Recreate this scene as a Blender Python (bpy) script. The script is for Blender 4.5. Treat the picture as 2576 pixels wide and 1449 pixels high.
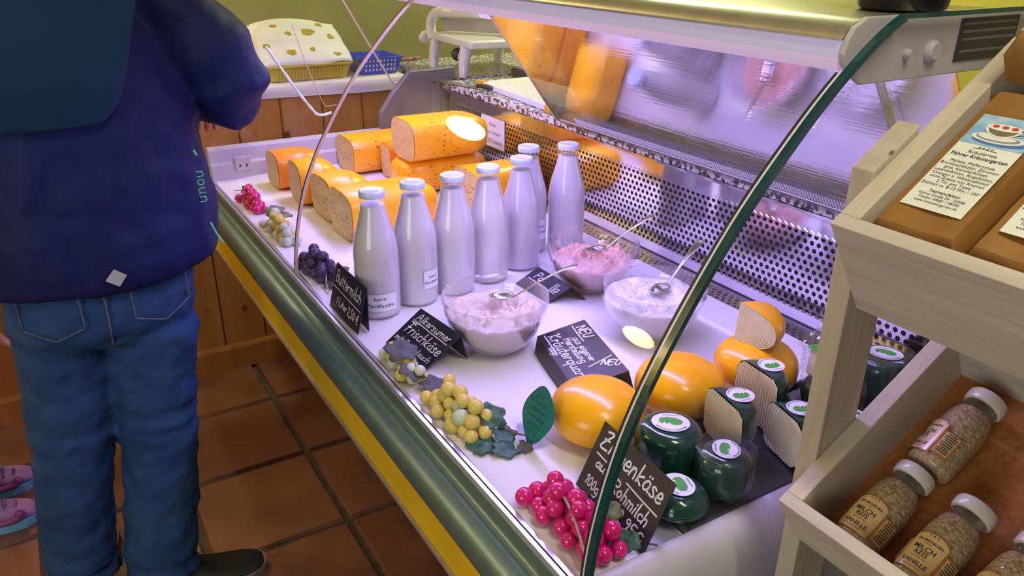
import bpy, bmesh, math, random
from math import sin, cos, pi, radians, sqrt
from mathutils import Vector, Matrix, noise

for o in list(bpy.data.objects):
    bpy.data.objects.remove(o)
sc = bpy.context.scene
COL = sc.collection

# ------------------------------------------------------------------ camera, world, lights, exposure
cd = bpy.data.cameras.new('camera')
cd.sensor_width = 36.0
cd.lens = 36.0 * 1965.0 / 2576.0
cd.clip_start = 0.02
cam = bpy.data.objects.new('camera', cd)
COL.objects.link(cam)
_X = Vector((0.52011, 0.35224, -0.77808)); _Y = Vector((0.85407, -0.20629, 0.47752)); _Z = Vector((0.00756, -0.91287, -0.40818))
# columns: right, up, back in world axes
cam.matrix_world = Matrix(((_X[0], -_X[1], -_X[2], 0.0), (_Y[0], -_Y[1], -_Y[2], 0.0), (_Z[0], -_Z[1], -_Z[2], 1.54), (0, 0, 0, 1)))
sc.camera = cam

w = bpy.data.worlds.new('room_air'); sc.world = w; w.use_nodes = True
w.node_tree.nodes['Background'].inputs[0].default_value = (0.9, 0.88, 0.86, 1)
w.node_tree.nodes['Background'].inputs[1].default_value = 0.09

def area(name, loc, rot, sx, sy, power, col, spread=180):
    l = bpy.data.lights.new(name, 'AREA'); l.shape = 'RECTANGLE'; l.size = sx; l.size_y = sy
    l.energy = power; l.color = col; l.spread = radians(spread)
    o = bpy.data.objects.new(name, l); o.location = loc; o.rotation_euler = rot; COL.objects.link(o)
    return o
area('ceiling_light_strip', (0.25, 0.55, 2.60), (0, 0, 0), 0.9, 0.08, 15, (1.0, 0.93, 0.74))
area('added_fill_light', (0.55, -2.17, 1.45), (radians(90), 0, 0), 1.5, 1.3, 26, (0.97, 0.97, 1.0))  # unseen fill light, added to brighten faces turned to the customer side
area('ceiling_light_strip', (-2.6, 2.2, 2.60), (0, 0, 0), 1.2, 0.08, 32, (0.95, 1.0, 0.60))

vs = sc.view_settings
vs.view_transform = 'Standard'; vs.look = 'None'; vs.exposure = 0.10; vs.gamma = 1.0
vs.use_curve_mapping = False
sc.cycles.transparent_max_bounces = 40
sc.cycles.max_bounces = 14
random.seed(7)

# ------------------------------------------------------------------ materials
MATS = {}
def S(v):            # sRGB 0-255 triple to linear
    return tuple(((c/255)/12.92 if c/255 <= 0.04045 else ((c/255+0.055)/1.055)**2.4) for c in v)

def mat(name, col, rough=0.5, metal=0.0, col2=None, scale=20.0, detail=3.0, bump=0.0, bscale=None, stretch=(1, 1, 1),
        spec=0.5, coat=0.0, sss=0.0, lo=0.35, hi=0.65, spots=None, emit=None, estr=0.0, aniso=0.0, kind='noise', trans=0.0, obj=True):
    m = bpy.data.materials.new(name); m.use_nodes = True; nt = m.node_tree; N = nt.nodes; L = nt.links
    b = N['Principled BSDF']
    b.inputs['Base Color'].default_value = (*col, 1); b.inputs['Roughness'].default_value = rough
    b.inputs['Metallic'].default_value = metal; b.inputs['Specular IOR Level'].default_value = spec
    b.inputs['Coat Weight'].default_value = coat
    if coat: b.inputs['Coat Roughness'].default_value = 0.08
    if sss:
        b.inputs['Subsurface Weight'].default_value = sss; b.inputs['Subsurface Radius'].default_value = (0.01, 0.008, 0.006)
    if emit:
        b.inputs['Emission Color'].default_value = (*emit, 1); b.inputs['Emission Strength'].default_value = estr
    tc = N.new('ShaderNodeTexCoord'); mp = N.new('ShaderNodeMapping'); mp.inputs['Scale'].default_value = stretch
    L.new(tc.outputs['Object' if obj else 'Generated'], mp.inputs['Vector'])
    last = None
    if col2 is not None:
        if kind == 'noise':
            t = N.new('ShaderNodeTexNoise'); t.inputs['Scale'].default_value = scale; t.inputs['Detail'].default_value = detail
            fac = t.outputs['Fac']
        elif kind == 'voronoi':
            t = N.new('ShaderNodeTexVoronoi'); t.inputs['Scale'].default_value = scale
            fac = t.outputs['Distance']
        else:
            t = N.new('ShaderNodeTexWave'); t.inputs['Scale'].default_value = scale; t.inputs['Distortion'].default_value = 6
            t.inputs['Detail'].default_value = detail; t.inputs['Detail Scale'].default_value = 1.4
            fac = t.outputs['Fac']
        L.new(mp.outputs[0], t.inputs['Vector'])
        r = N.new('ShaderNodeValToRGB'); r.color_ramp.elements[0].position = lo; r.color_ramp.elements[1].position = hi
        r.color_ramp.elements[0].color = (*col, 1); r.color_ramp.elements[1].color = (*col2, 1)
        L.new(fac, r.inputs[0]); last = r.outputs[0]
        L.new(last, b.inputs['Base Color'])
    if spots:       # (scale, threshold, colour)
        v = N.new('ShaderNodeTexVoronoi'); v.inputs['Scale'].default_value = spots[0]
        mp2 = N.new('ShaderNodeMapping'); mp2.inputs['Scale'].default_value = spots[3] if len(spots) > 3 else (1, 1, 1)
        L.new(tc.outputs['Object'], mp2.inputs['Vector'])
        L.new(mp2.outputs[0], v.inputs['Vector'])
        r = N.new('ShaderNodeValToRGB'); r.color_ramp.elements[0].position = spots[1]*0.7; r.color_ramp.elements[1].position = spots[1]
        r.color_ramp.elements[0].color = (1, 1, 1, 1); r.color_ramp.elements[1].color = (0, 0, 0, 1)
        L.new(v.outputs['Distance'], r.inputs[0])
        # thin out the spots
        n2 = N.new('ShaderNodeTexNoise'); n2.inputs['Scale'].default_value = spots[0]*0.22
        L.new(tc.outputs['Object'], n2.inputs['Vector'])
        r2 = N.new('ShaderNodeValToRGB'); r2.color_ramp.elements[0].position = 0.38; r2.color_ramp.elements[1].position = 0.5
        L.new(n2.outputs['Fac'], r2.inputs[0])
        mu = N.new('ShaderNodeMath'); mu.operation = 'MULTIPLY'; L.new(r.outputs[0], mu.inputs[0]); L.new(r2.outputs[0], mu.inputs[1])
        mx = N.new('ShaderNodeMix'); mx.data_type = 'RGBA'
        if last is not None: L.new(last, mx.inputs[6])
        else: mx.inputs[6].default_value = (*col, 1)
        mx.inputs[7].default_value = (*spots[2], 1)
        L.new(mu.outputs[0], mx.inputs[0]); L.new(mx.outputs[2], b.inputs['Base Color'])
    if bump:
        t2 = N.new('ShaderNodeTexNoise'); t2.inputs['Scale'].default_value = bscale or scale; t2.inputs['Detail'].default_value = 4
        L.new(mp.outputs[0], t2.inputs['Vector'])
        bp = N.new('ShaderNodeBump'); bp.inputs['Strength'].default_value = bump; bp.inputs['Distance'].default_value = 0.01
        L.new(t2.outputs['Fac'], bp.inputs['Height']); L.new(bp.outputs[0], b.inputs['Normal'])
    MATS[name] = m
    return m

def glass(name, tint=(1, 1, 1), refl=0.06, rough=0.02, boost=1.0, streak=0.0, gcol=(1, 1, 1)):
    """thin clear pane: see-through plus a mirror share that rises with the angle of incidence (Fresnel)"""
    m = bpy.data.materials.new(name); m.use_nodes = True; nt = m.node_tree; N = nt.nodes; L = nt.links
    N.remove(N['Principled BSDF']); out = N['Material Output']
    tr = N.new('ShaderNodeBsdfTransparent'); tr.inputs[0].default_value = (*tint, 1)
    gl = N.new('ShaderNodeBsdfGlossy'); gl.inputs['Roughness'].default_value = rough; gl.inputs['Color'].default_value = (*gcol, 1)
    fr = N.new('ShaderNodeFresnel')
    ge = N.new('ShaderNodeNewGeometry'); io = N.new('ShaderNodeMath'); io.operation = 'MULTIPLY_ADD'      # thin sheet: same on both sides
    io.inputs[1].default_value = 1/1.45-1.45; io.inputs[2].default_value = 1.45
    L.new(ge.outputs['Backfacing'], io.inputs[0]); L.new(io.outputs[0], fr.inputs['IOR'])
    ma = N.new('ShaderNodeMath'); ma.operation = 'MULTIPLY_ADD'; ma.inputs[1].default_value = boost; ma.inputs[2].default_value = refl
    ma.use_clamp = True
    L.new(fr.outputs[0], ma.inputs[0])
    mx = N.new('ShaderNodeMixShader'); L.new(ma.outputs[0], mx.inputs[0]); L.new(tr.outputs[0], mx.inputs[1]); L.new(gl.outputs[0], mx.inputs[2])
    if streak:
        tc = N.new('ShaderNodeTexCoord'); mp = N.new('ShaderNodeMapping'); mp.inputs['Scale'].default_value = (3, 160, 160)
        t = N.new('ShaderNodeTexNoise'); t.inputs['Scale'].default_value = 1.0; t.inputs['Detail'].default_value = 3
        L.new(tc.outputs['Object'], mp.inputs[0]); L.new(mp.outputs[0], t.inputs['Vector'])
        bp = N.new('ShaderNodeBump'); bp.inputs['Strength'].default_value = streak; bp.inputs['Distance'].default_value = 0.002
        L.new(t.outputs['Fac'], bp.inputs['Height']); L.new(bp.outputs[0], gl.inputs['Normal'])
    L.new(mx.outputs[0], out.inputs[0])
    MATS[name] = m
    return m

WHITE = (0.80, 0.80, 0.82)
mat('paper', (0.82, 0.80, 0.84), 0.7, bump=0.5, bscale=16)
mat('paper_plain', (0.85, 0.85, 0.88), 0.7, col2=(0.78, 0.78, 0.82), scale=30)
mat('steel', (0.62, 0.60, 0.64), 0.20, 0.95, col2=(0.52, 0.50, 0.55), scale=4, stretch=(2, 40, 40), bump=0.02)
mat('steel_mirror', (0.72, 0.70, 0.74), 0.09, 1.0, col2=(0.64, 0.62, 0.66), scale=12)
mat('steel_dull', (0.42, 0.41, 0.41), 0.38, 0.35, col2=(0.36, 0.35, 0.36), scale=8)
mat('canopy_metal', (0.50, 0.49, 0.36), 0.33, 0.75, col2=(0.44, 0.43, 0.31), scale=30)
mat('lip_metal', (0.70, 0.70, 0.82), 0.35, 0.75, col2=(0.66, 0.66, 0.78), scale=20)
mat('bumper_paint', (0.20, 0.31, 0.32), 0.38, 0.7, col2=(0.175, 0.275, 0.285), scale=60, bump=0.01)
mat('fascia_yellow', (0.80, 0.52, 0.01), 0.45, col2=(0.70, 0.45, 0.01), scale=9, bump=0.03)
mat('trim_light', (0.62, 0.62, 0.66), 0.25, 0.6, col2=(0.55, 0.55, 0.6), scale=30)
mat('cap_grey', (0.17, 0.17, 0.20), 0.4, 0.2, col2=(0.14, 0.14, 0.17), scale=8)
mat('rubber_dark', (0.02, 0.02, 0.03), 0.5, col2=(0.03, 0.03, 0.04), scale=40)
mat('case_plastic', (0.55, 0.53, 0.58), 0.4, col2=(0.50, 0.48, 0.53), scale=12)
mat('case_dark', (0.05, 0.045, 0.05), 0.6, col2=(0.035, 0.03, 0.035), scale=6)
mat('glass_edge', (0.004, 0.05, 0.055), 0.12, col2=(0.006, 0.075, 0.075), scale=6, coat=0.5)
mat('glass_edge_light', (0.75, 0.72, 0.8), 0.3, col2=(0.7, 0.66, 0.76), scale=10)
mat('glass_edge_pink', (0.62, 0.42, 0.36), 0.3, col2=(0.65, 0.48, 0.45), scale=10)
mat('edge_glint_aqua', (0.62, 0.88, 0.86), 0.25, col2=(0.75, 0.9, 0.95), scale=40)  # pale aqua stands for lamp light reflected along the pane edge
glass('clear_pane', (0.99, 0.995, 0.99), 0.0, 0.01, 0.22)
glass('rear_pane', (0.86, 0.84, 0.88), 0.46, 0.03, 0.6, streak=0.12)
glass('clear_plastic', (0.90, 0.90, 0.95), 0.10, 0.15, 1.0)
glass('bowl_glass', (0.95, 0.95, 0.965), 0.03, 0.02, 1.9)
glass('bottle_glass', (0.98, 0.98, 0.985), 0.01, 0.05, 1.0)
glass('film', (0.95, 0.97, 0.97), 0.02, 0.10, 0.55)
mat('granite', (0.05, 0.05, 0.06), 0.25, col2=(0.66, 0.64, 0.70), scale=85, detail=2, lo=0.46, hi=0.54, coat=0.2)
mat('bracket_grey', (0.50, 0.47, 0.46), 0.5, col2=(0.44, 0.42, 0.41), scale=14)
mat('steel_band', (0.34, 0.33, 0.38), 0.45, 0.6, col2=(0.28, 0.27, 0.32), scale=14)
mat('milk', (0.72, 0.69, 0.70), 0.35, sss=0.1, col2=(0.66, 0.62, 0.64), scale=9)
mat('lid_white', (0.62, 0.70, 0.88), 0.25, col2=(0.58, 0.66, 0.84), scale=30, coat=0.3)
CH = dict(bump=0.06, bscale=45, coat=0.12)
mat('rind', (0.98, 0.48, 0.006), 0.36, col2=(0.92, 0.41, 0.005), scale=14, spots=(62, 0.24, (0.36, 0.12, 0.01), (1, 0.7, 1.5)), **CH)
mat('rind_plain', (0.98, 0.49, 0.006), 0.34, col2=(0.93, 0.42, 0.005), scale=12, **CH)
mat('rind_orange', (0.95, 0.33, 0.015), 0.32, col2=(0.90, 0.27, 0.01), scale=12, **CH)
mat('cut_spotted', (0.66, 0.50, 0.24), 0.6, col2=(0.58, 0.43, 0.20), scale=20, spots=(85, 0.30, (0.14, 0.09, 0.04), (0.8, 1, 1.5)), bump=0.25, bscale=120)
mat('cut_plain', (0.74, 0.52, 0.24), 0.6, col2=(0.62, 0.42, 0.19), scale=40, bump=0.35, bscale=150)
mat('cut_grey', (0.58, 0.46, 0.28), 0.6, col2=(0.52, 0.41, 0.25), scale=30, bump=0.1)
mat('wax_yellow', (1.0, 0.50, 0.004), 0.26, col2=(0.94, 0.43, 0.003), scale=18, coat=0.12, bump=0.05, bscale=30)
mat('wax_green', (0.004, 0.045, 0.028), 0.16, col2=(0.006, 0.06, 0.04), scale=20, coat=0.6, bump=0.12, bscale=40)
mat('goat_cut', (0.82, 0.73, 0.58), 0.7, col2=(0.76, 0.65, 0.50), scale=40, bump=0.1)
mat('label_white', (0.86, 0.85, 0.90), 0.5, col2=(0.82, 0.81, 0.87), scale=30)
mat('label_green', (0.06, 0.42, 0.03), 0.5, col2=(0.05, 0.36, 0.03), scale=60)
mat('ink', (0.012, 0.012, 0.02), 0.6, col2=(0.02, 0.02, 0.03), scale=80)
mat('ink_grey', (0.25, 0.25, 0.33), 0.6, col2=(0.3, 0.3, 0.38), scale=80)
mat('chalk', (0.82, 0.82, 0.88), 0.6, col2=(0.75, 0.75, 0.84), scale=120)
mat('chalkboard', (0.014, 0.013, 0.024), 0.42, col2=(0.02, 0.019, 0.032), scale=60, bump=0.02)
mat('cream_pale', (0.80, 0.70, 0.66), 0.55, col2=(0.72, 0.58, 0.50), scale=50, bump=0.3, bscale=120, spots=(140, 0.16, (0.25, 0.22, 0.16)))
mat('cream_pink', (0.86, 0.46, 0.38), 0.5, col2=(0.84, 0.58, 0.50), scale=60, bump=0.5, bscale=110)
mat('cream_herb', (0.80, 0.79, 0.78), 0.5, col2=(0.72, 0.70, 0.70), scale=40, bump=0.25, bscale=90, spots=(150, 0.2, (0.10, 0.14, 0.08)))
mat('grape_pink', (0.85, 0.010, 0.24), 0.14, col2=(0.62, 0.008, 0.15), scale=60, coat=0.5, sss=0.2)
mat('grape_yellow', (0.78, 0.60, 0.10), 0.28, col2=(0.74, 0.62, 0.20), scale=60, sss=0.2)
mat('grape_pale', (0.62, 0.72, 0.48), 0.3, col2=(0.66, 0.72, 0.58), scale=60, sss=0.2)
mat('grape_purple', (0.035, 0.022, 0.075), 0.4, col2=(0.06, 0.045, 0.12), scale=60)
mat('leaf_green', (0.02, 0.10, 0.06), 0.5, col2=(0.07, 0.17, 0.13), scale=90, bump=0.2)
mat('leaf_grey', (0.085, 0.085, 0.09), 0.6, col2=(0.13, 0.13, 0.15), scale=160, stretch=(1, 6, 1), bump=0.3)
mat('leaf_olive', (0.20, 0.24, 0.12), 0.6, col2=(0.14, 0.18, 0.10), scale=90, bump=0.2)
mat('stem_brown', (0.16, 0.07, 0.05), 0.6, col2=(0.25, 0.12, 0.09), scale=80)
mat('stem_pale', (0.50, 0.38, 0.33), 0.6, col2=(0.42, 0.30, 0.26), scale=80)
mat('tag_teal', (0.004, 0.20, 0.19), 0.5, col2=(0.005, 0.17, 0.16), scale=60)
mat('tray_black', (0.012, 0.016, 0.02), 0.25, col2=(0.018, 0.022, 0.028), scale=30, coat=0.4)
mat('terracotta', (0.308, 0.133, 0.070), 0.45, col2=(0.182, 0.070, 0.036), scale=6, detail=6, lo=0.3, hi=0.72, bump=0.12, bscale=18)
mat('terracotta_b', (0.350, 0.161, 0.084), 0.45, col2=(0.224, 0.095, 0.048), scale=5, detail=6, lo=0.3, hi=0.72, bump=0.12, bscale=18)
mat('terracotta_c', (0.252, 0.119, 0.070), 0.45, col2=(0.196, 0.078, 0.042), scale=7, detail=6, lo=0.3, hi=0.72, bump=0.12, bscale=18)
mat('grout', (0.13, 0.115, 0.09), 0.85, col2=(0.09, 0.08, 0.062), scale=50, bump=0.3)
for i, (a, b2) in enumerate((((0.52, 0.21, 0.045), (0.40, 0.14, 0.028)), ((0.58, 0.25, 0.06), (0.46, 0.17, 0.035)), ((0.48, 0.18, 0.035), (0.56, 0.24, 0.055)))):
    mat('pine_%d' % i, a, 0.42, col2=b2, scale=5, detail=4, stretch=(1, 3.2, 0.45), lo=0.35, hi=0.68, bump=0.04, coat=0.15,
        spots=(7.5, 0.13, (0.08, 0.025, 0.01), (1, 1, 0.75)))
mat('wall_olive', (0.32, 0.30, 0.13), 0.8, col2=(0.27, 0.26, 0.11), scale=3, bump=0.15, bscale=60)
mat('wall_yellow', (0.70, 0.62, 0.11), 0.8, col2=(0.62, 0.55, 0.10), scale=3, bump=0.15, bscale=60)
mat('ceiling_paint', (0.7, 0.68, 0.55), 0.9, col2=(0.66, 0.63, 0.5), scale=4)
mat('cloth_white', (0.78, 0.74, 0.74), 0.85, col2=(0.72, 0.67, 0.68), scale=12, bump=0.2, bscale=200)
mat('pale_wood', (0.60, 0.54, 0.43), 0.62, col2=(0.44, 0.40, 0.33), scale=9, detail=5, stretch=(0.5, 6, 6), lo=0.3, hi=0.75, bump=0.10, bscale=30)
mat('pale_wood_v', (0.56, 0.49, 0.37), 0.62, col2=(0.44, 0.38, 0.28), scale=9, detail=5, stretch=(6, 6, 0.6), lo=0.3, hi=0.75, bump=0.10, bscale=30,
    spots=(14, 0.10, (0.08, 0.05, 0.03)))
mat('pale_wood_y', (0.62, 0.54, 0.40), 0.62, col2=(0.50, 0.43, 0.32), scale=9, detail=5, stretch=(6, 0.6, 1.5), lo=0.3, hi=0.75, bump=0.10, bscale=30,
    spots=(13, 0.10, (0.08, 0.05, 0.03)))
mat('hardboard', (0.44, 0.17, 0.040), 0.7, col2=(0.34, 0.12, 0.028), scale=120, bump=0.1)
mat('kraft', (0.30, 0.145, 0.030), 0.5, col2=(0.24, 0.11, 0.022), scale=12, detail=5, bump=0.35, bscale=9)
mat('tea_label', (0.78, 0.80, 0.70), 0.6, col2=(0.74, 0.76, 0.67), scale=40)
mat('tea_sky', (0.20, 0.42, 0.62), 0.6, col2=(0.45, 0.62, 0.72), scale=45, lo=0.4, hi=0.7)
mat('tea_blue', (0.06, 0.14, 0.42), 0.6, col2=(0.10, 0.22, 0.5), scale=90)
mat('tea_red', (0.62, 0.05, 0.03), 0.6, col2=(0.5, 0.04, 0.03), scale=90)
mat('tea_brown', (0.16, 0.12, 0.07), 0.6, col2=(0.22, 0.18, 0.1), scale=120)
mat('rice', (0.62, 0.48, 0.26), 0.5, col2=(0.40, 0.27, 0.13), scale=230, kind='voronoi', lo=0.25, hi=0.75, bump=0.6, bscale=260)
mat('rice_label', (0.72, 0.52, 0.22), 0.4, col2=(0.66, 0.46, 0.18), scale=30, coat=0.4)
mat('rice_label_edge', (0.55, 0.20, 0.03), 0.4, col2=(0.48, 0.17, 0.03), scale=50, coat=0.4)
mat('cap_cream', (0.72, 0.70, 0.58), 0.3, col2=(0.66, 0.64, 0.53), scale=40, coat=0.3)
mat('board_white', (0.82, 0.81, 0.83), 0.45, col2=(0.78, 0.77, 0.79), scale=20)
mat('clip_yellow', (0.80, 0.42, 0.01), 0.4, col2=(0.72, 0.36, 0.01), scale=40)
mat('enamel', (0.76, 0.78, 0.80), 0.2, col2=(0.72, 0.74, 0.76), scale=10, coat=0.5)
mat('dark_plastic', (0.02, 0.02, 0.025), 0.4, col2=(0.03, 0.03, 0.035), scale=30)
mat('black_pot', (0.006, 0.006, 0.009), 0.35, col2=(0.01, 0.01, 0.014), scale=30)
mat('basket_yellow', (0.62, 0.50, 0.05), 0.25, col2=(0.55, 0.45, 0.05), scale=30)
mat('basket_blue', (0.02, 0.08, 0.62), 0.35, col2=(0.018, 0.07, 0.52), scale=30)
mat('napkin', (0.82, 0.82, 0.82), 0.7, col2=(0.78, 0.78, 0.78), scale=20)
mat('napkin_print', (0.48, 0.36, 0.01), 0.7, col2=(0.36, 0.27, 0.01), scale=120)
mat('knife_handle', (0.02, 0.016, 0.014), 0.4, col2=(0.4, 0.16, 0.11), scale=30, lo=0.45, hi=0.5)
mat('jacket', (0.006, 0.008, 0.085), 0.62, col2=(0.010, 0.015, 0.125), scale=5, bump=0.7, bscale=9, stretch=(1, 1, 0.35), spec=0.3)
mat('jacket_teal', (0.006, 0.036, 0.095), 0.7, col2=(0.008, 0.043, 0.11), scale=6, bump=0.1, bscale=300, spec=0.25)
mat('reflex_green', (0.10, 0.62, 0.28), 0.4, col2=(0.12, 0.7, 0.35), scale=60)
mat('reflex_silver', (0.55, 0.58, 0.62), 0.35, col2=(0.45, 0.48, 0.52), scale=60)
mat('denim', (0.020, 0.062, 0.19), 0.8, col2=(0.045, 0.105, 0.27), scale=9, detail=6, lo=0.3, hi=0.75, bump=0.25, bscale=240, spec=0.2)
mat('denim_stitch', (0.10, 0.13, 0.20), 0.8, col2=(0.16, 0.18, 0.24), scale=60)
mat('skin', (0.62, 0.28, 0.20), 0.5, col2=(0.56, 0.24, 0.17), scale=20, sss=0.2)
mat('hair_brown', (0.05, 0.028, 0.016), 0.55, col2=(0.03, 0.016, 0.01), scale=60, stretch=(6, 6, 1), bump=0.5, bscale=90)
mat('shoe_black', (0.008, 0.009, 0.012), 0.6, col2=(0.014, 0.015, 0.02), scale=30)
mat('shoe_sole', (0.22, 0.20, 0.17), 0.7, col2=(0.18, 0.16, 0.14), scale=30)
mat('sneaker_pink', (0.50, 0.28, 0.48), 0.6, col2=(0.42, 0.20, 0.42), scale=20, bump=0.1)
mat('sneaker_swoosh', (0.36, 0.10, 0.30), 0.5, col2=(0.32, 0.09, 0.27), scale=30)
mat('sneaker_sole', (0.22, 0.62, 0.85), 0.5, col2=(0.26, 0.66, 0.88), scale=20)
mat('sneaker_lace', (0.10, 0.09, 0.15), 0.7, col2=(0.35, 0.30, 0.40), scale=60)
mat('coat_dark', (0.018, 0.010, 0.008), 0.8, col2=(0.028, 0.016, 0.012), scale=40, spots=(45, 0.22, (0.30, 0.18, 0.10)))
mat('trouser_red', (0.55, 0.05, 0.03), 0.7, col2=(0.48, 0.04, 0.03), scale=20)
mat('glowing_lip', (0.55, 0.55, 0.72), 0.4, emit=(0.28, 0.27, 0.62), estr=0.32)  # emission paints a bluish lavender glow on the upper canopy lip
mat('glowing_lip_low', (0.62, 0.55, 0.68), 0.4, emit=(0.58, 0.38, 0.68), estr=0.40)  # same painted glow, pinker for the lower lip
mat('globe_glass', (0.9, 0.85, 0.7), 0.4, emit=(1.0, 0.73, 0.43), estr=66.0)
mat('tube_lamp', (0.9, 0.85, 1.0), 0.4, emit=(0.80, 0.62, 1.0), estr=6.0)
M = MATS

# ------------------------------------------------------------------ mesh helpers
class MB:
    def __init__(s): s.v = []; s.f = []; s.m = []; s.mi = 0
    def add(s, vs, fs):
        o = len(s.v); s.v += [tuple(p) for p in vs]; s.f += [tuple(i+o for i in f) for f in fs]; s.m += [s.mi]*len(fs); return s
    def box(s, a, b):
        x0, y0, z0 = a; x1, y1, z1 = b
        return s.add([(x0,y0,z0),(x1,y0,z0),(x1,y1,z0),(x0,y1,z0),(x0,y0,z1),(x1,y0,z1),(x1,y1,z1),(x0,y1,z1)],
                     [(0,3,2,1),(4,5,6,7),(0,1,5,4),(1,2,6,5),(2,3,7,6),(3,0,4,7)])
    def hexa(s, p):       # eight corner points, bottom 4 then top 4
        return s.add(p, [(0,3,2,1),(4,5,6,7),(0,1,5,4),(1,2,6,5),(2,3,7,6),(3,0,4,7)])
    def prism(s, prof, x0, x1, caps=True):      # profile in (y, z), extruded along x
        n = len(prof)
        vs = [(x0, y, z) for y, z in prof] + [(x1, y, z) for y, z in prof]
        fs = [(i, (i+1) % n, n+(i+1) % n, n+i) for i in range(n)]
        if caps: fs += [tuple(range(n))[::-1], tuple(range(n, 2*n))]
        return s.add(vs, fs)
    def strip(s, prof, x0, x1, t):              # open profile (y, z) with thickness t along its normal
        n = len(prof); q = []
        for i in range(n):
            a = prof[max(i-1, 0)]; b = prof[min(i+1, n-1)]
            d = Vector((b[0]-a[0], b[1]-a[1])).normalized(); q.append((prof[i][0]+d.y*t, prof[i][1]-d.x*t))
        return s.prism(list(prof) + q[::-1], x0, x1, caps=False).capstrip(n, x0, x1)
    def capstrip(s, n, x0, x1):
        o = len(s.v) - 4*n
        for k in range(n-1):
            s.f.append((o+k, o+2*n-1-k, o+2*n-2-k, o+k+1)); s.m.append(s.mi)
            s.f.append((o+2*n+k, o+2*n+k+1, o+4*n-2-k, o+4*n-1-k)); s.m.append(s.mi)
        return s
    def lathe(s, prof, seg=32, c=(0, 0, 0), cap=False):  # (r, z)
        o = len(s.v); n = len(prof)
        vs = [(c[0]+r*cos(2*pi*k/seg), c[1]+r*sin(2*pi*k/seg), c[2]+z) for k in range(seg) for r, z in prof]
        fs = [(k*n+i, ((k+1) % seg)*n+i, ((k+1) % seg)*n+i+1, k*n+i+1) for k in range(seg) for i in range(n-1)]
        s.add(vs, fs)
        return s
    def tube(s, pts, r, seg=8, closed=False):
        pts = [Vector(p) for p in pts]; n = len(pts); vs = []; fs = []
        rr = r if isinstance(r, (list, tuple)) else [r]*n
        up = Vector((0, 0, 1)); prev = None
        for i, p in enumerate(pts):
            d = (pts[min(i+1, n-1)] - pts[max(i-1, 0)]).normalized()
            if prev is None:
                a = d.cross(up)
                if a.length < 1e-3: a = d.cross(Vector((1, 0, 0)))
            else:
                a = prev - d*prev.dot(d)
                if a.length < 1e-5: a = d.cross(up)
            a.normalize(); prev = a; b = d.cross(a)
            for k in range(seg):
                t = 2*pi*k/seg; vs.append(p + a*(cos(t)*rr[i]) + b*(sin(t)*rr[i]))
        for i in range(n-1):
            for k in range(seg):
                fs.append((i*seg+k, i*seg+(k+1) % seg, (i+1)*seg+(k+1) % seg, (i+1)*seg+k))
        fs += [tuple(range(seg))[::-1], tuple(range((n-1)*seg, n*seg))]
        return s.add(vs, fs)
    def loft(s, rings, caps=True):
        n = len(rings[0]); o = len(s.v)
        vs = [p for r in rings for p in r]
        fs = [(i*n+k, i*n+(k+1) % n, (i+1)*n+(k+1) % n, (i+1)*n+k) for i in range(len(rings)-1) for k in range(n)]
        if caps: fs += [tuple(range(n))[::-1], tuple(range((len(rings)-1)*n, len(rings)*n))]
        return s.add(vs, fs)
    def grid(s, f, nu, nv):
        vs = [f(i/nu, j/nv) for j in range(nv+1) for i in range(nu+1)]
        fs = [(j*(nu+1)+i, j*(nu+1)+i+1, (j+1)*(nu+1)+i+1, (j+1)*(nu+1)+i) for j in range(nv) for i in range(nu)]
        return s.add(vs, fs)
    def sphere(s, c, r, seg=16, rings=10, sc=(1, 1, 1)):
        prof = [(r*sin(pi*i/rings), -r*cos(pi*i/rings)) for i in range(rings+1)]
        o = len(s.v); s.lathe(prof, seg)
        for i in range(o, len(s.v)):
            p = s.v[i]; s.v[i] = (c[0]+p[0]*sc[0], c[1]+p[1]*sc[1], c[2]+p[2]*sc[2])
        return s
    def xf(s, f):
        s.v = [tuple(f(Vector(p))) for p in s.v]; return s

def link(o, parent=None):
    COL.objects.link(o)
    if parent is not None: o.parent = parent
    return o

def finish(me, smooth, merge=True):
    bm = bmesh.new(); bm.from_mesh(me)
    if merge: bmesh.ops.remove_doubles(bm, verts=bm.verts, dist=1e-5)
    bmesh.ops.recalc_face_normals(bm, faces=bm.faces)
    bm.to_mesh(me); bm.free()
    if smooth:
        me.polygons.foreach_set('use_smooth', [True]*len(me.polygons))
    me.update()

def build(name, mb, m, parent=None, smooth=False, bevel=0.0, bseg=2, auto=None, world=True, label=None, subsurf=0, recalc=True):
    """one mesh object; vertices in world metres, shifted into the parent's frame when there is one"""
    me = bpy.data.meshes.new(name)
    off = Vector(parent['_w']) if (parent is not None and world) else Vector((0, 0, 0))
    me.from_pydata([tuple(Vector(p)-off) for p in mb.v], [], mb.f)
    ms = m if isinstance(m, (list, tuple)) else [m]
    for q in ms: me.materials.append(M[q])
    if len(ms) > 1: me.polygons.foreach_set('material_index', mb.m)
    if recalc: finish(me, smooth)
    o = bpy.data.objects.new(name, me); link(o, parent)
    o['_w'] = tuple(off)
    if bevel:
        b = o.modifiers.new('bevel', 'BEVEL'); b.width = bevel; b.segments = bseg; b.limit_method = 'ANGLE'; b.angle_limit = radians(40)
        b.harden_normals = False
    if subsurf:
        q = o.modifiers.new('sub', 'SUBSURF'); q.levels = subsurf; q.render_levels = subsurf
    if smooth and auto:
        me.set_sharp_from_angle(angle=radians(auto))
    if label: o['label'] = label
    return o

def tag(o, label, cat, group=None, kind=None):
    if label: o['label'] = label
    if cat: o['category'] = cat
    if group: o['group'] = group
    if kind: o['kind'] = kind
    return o

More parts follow.
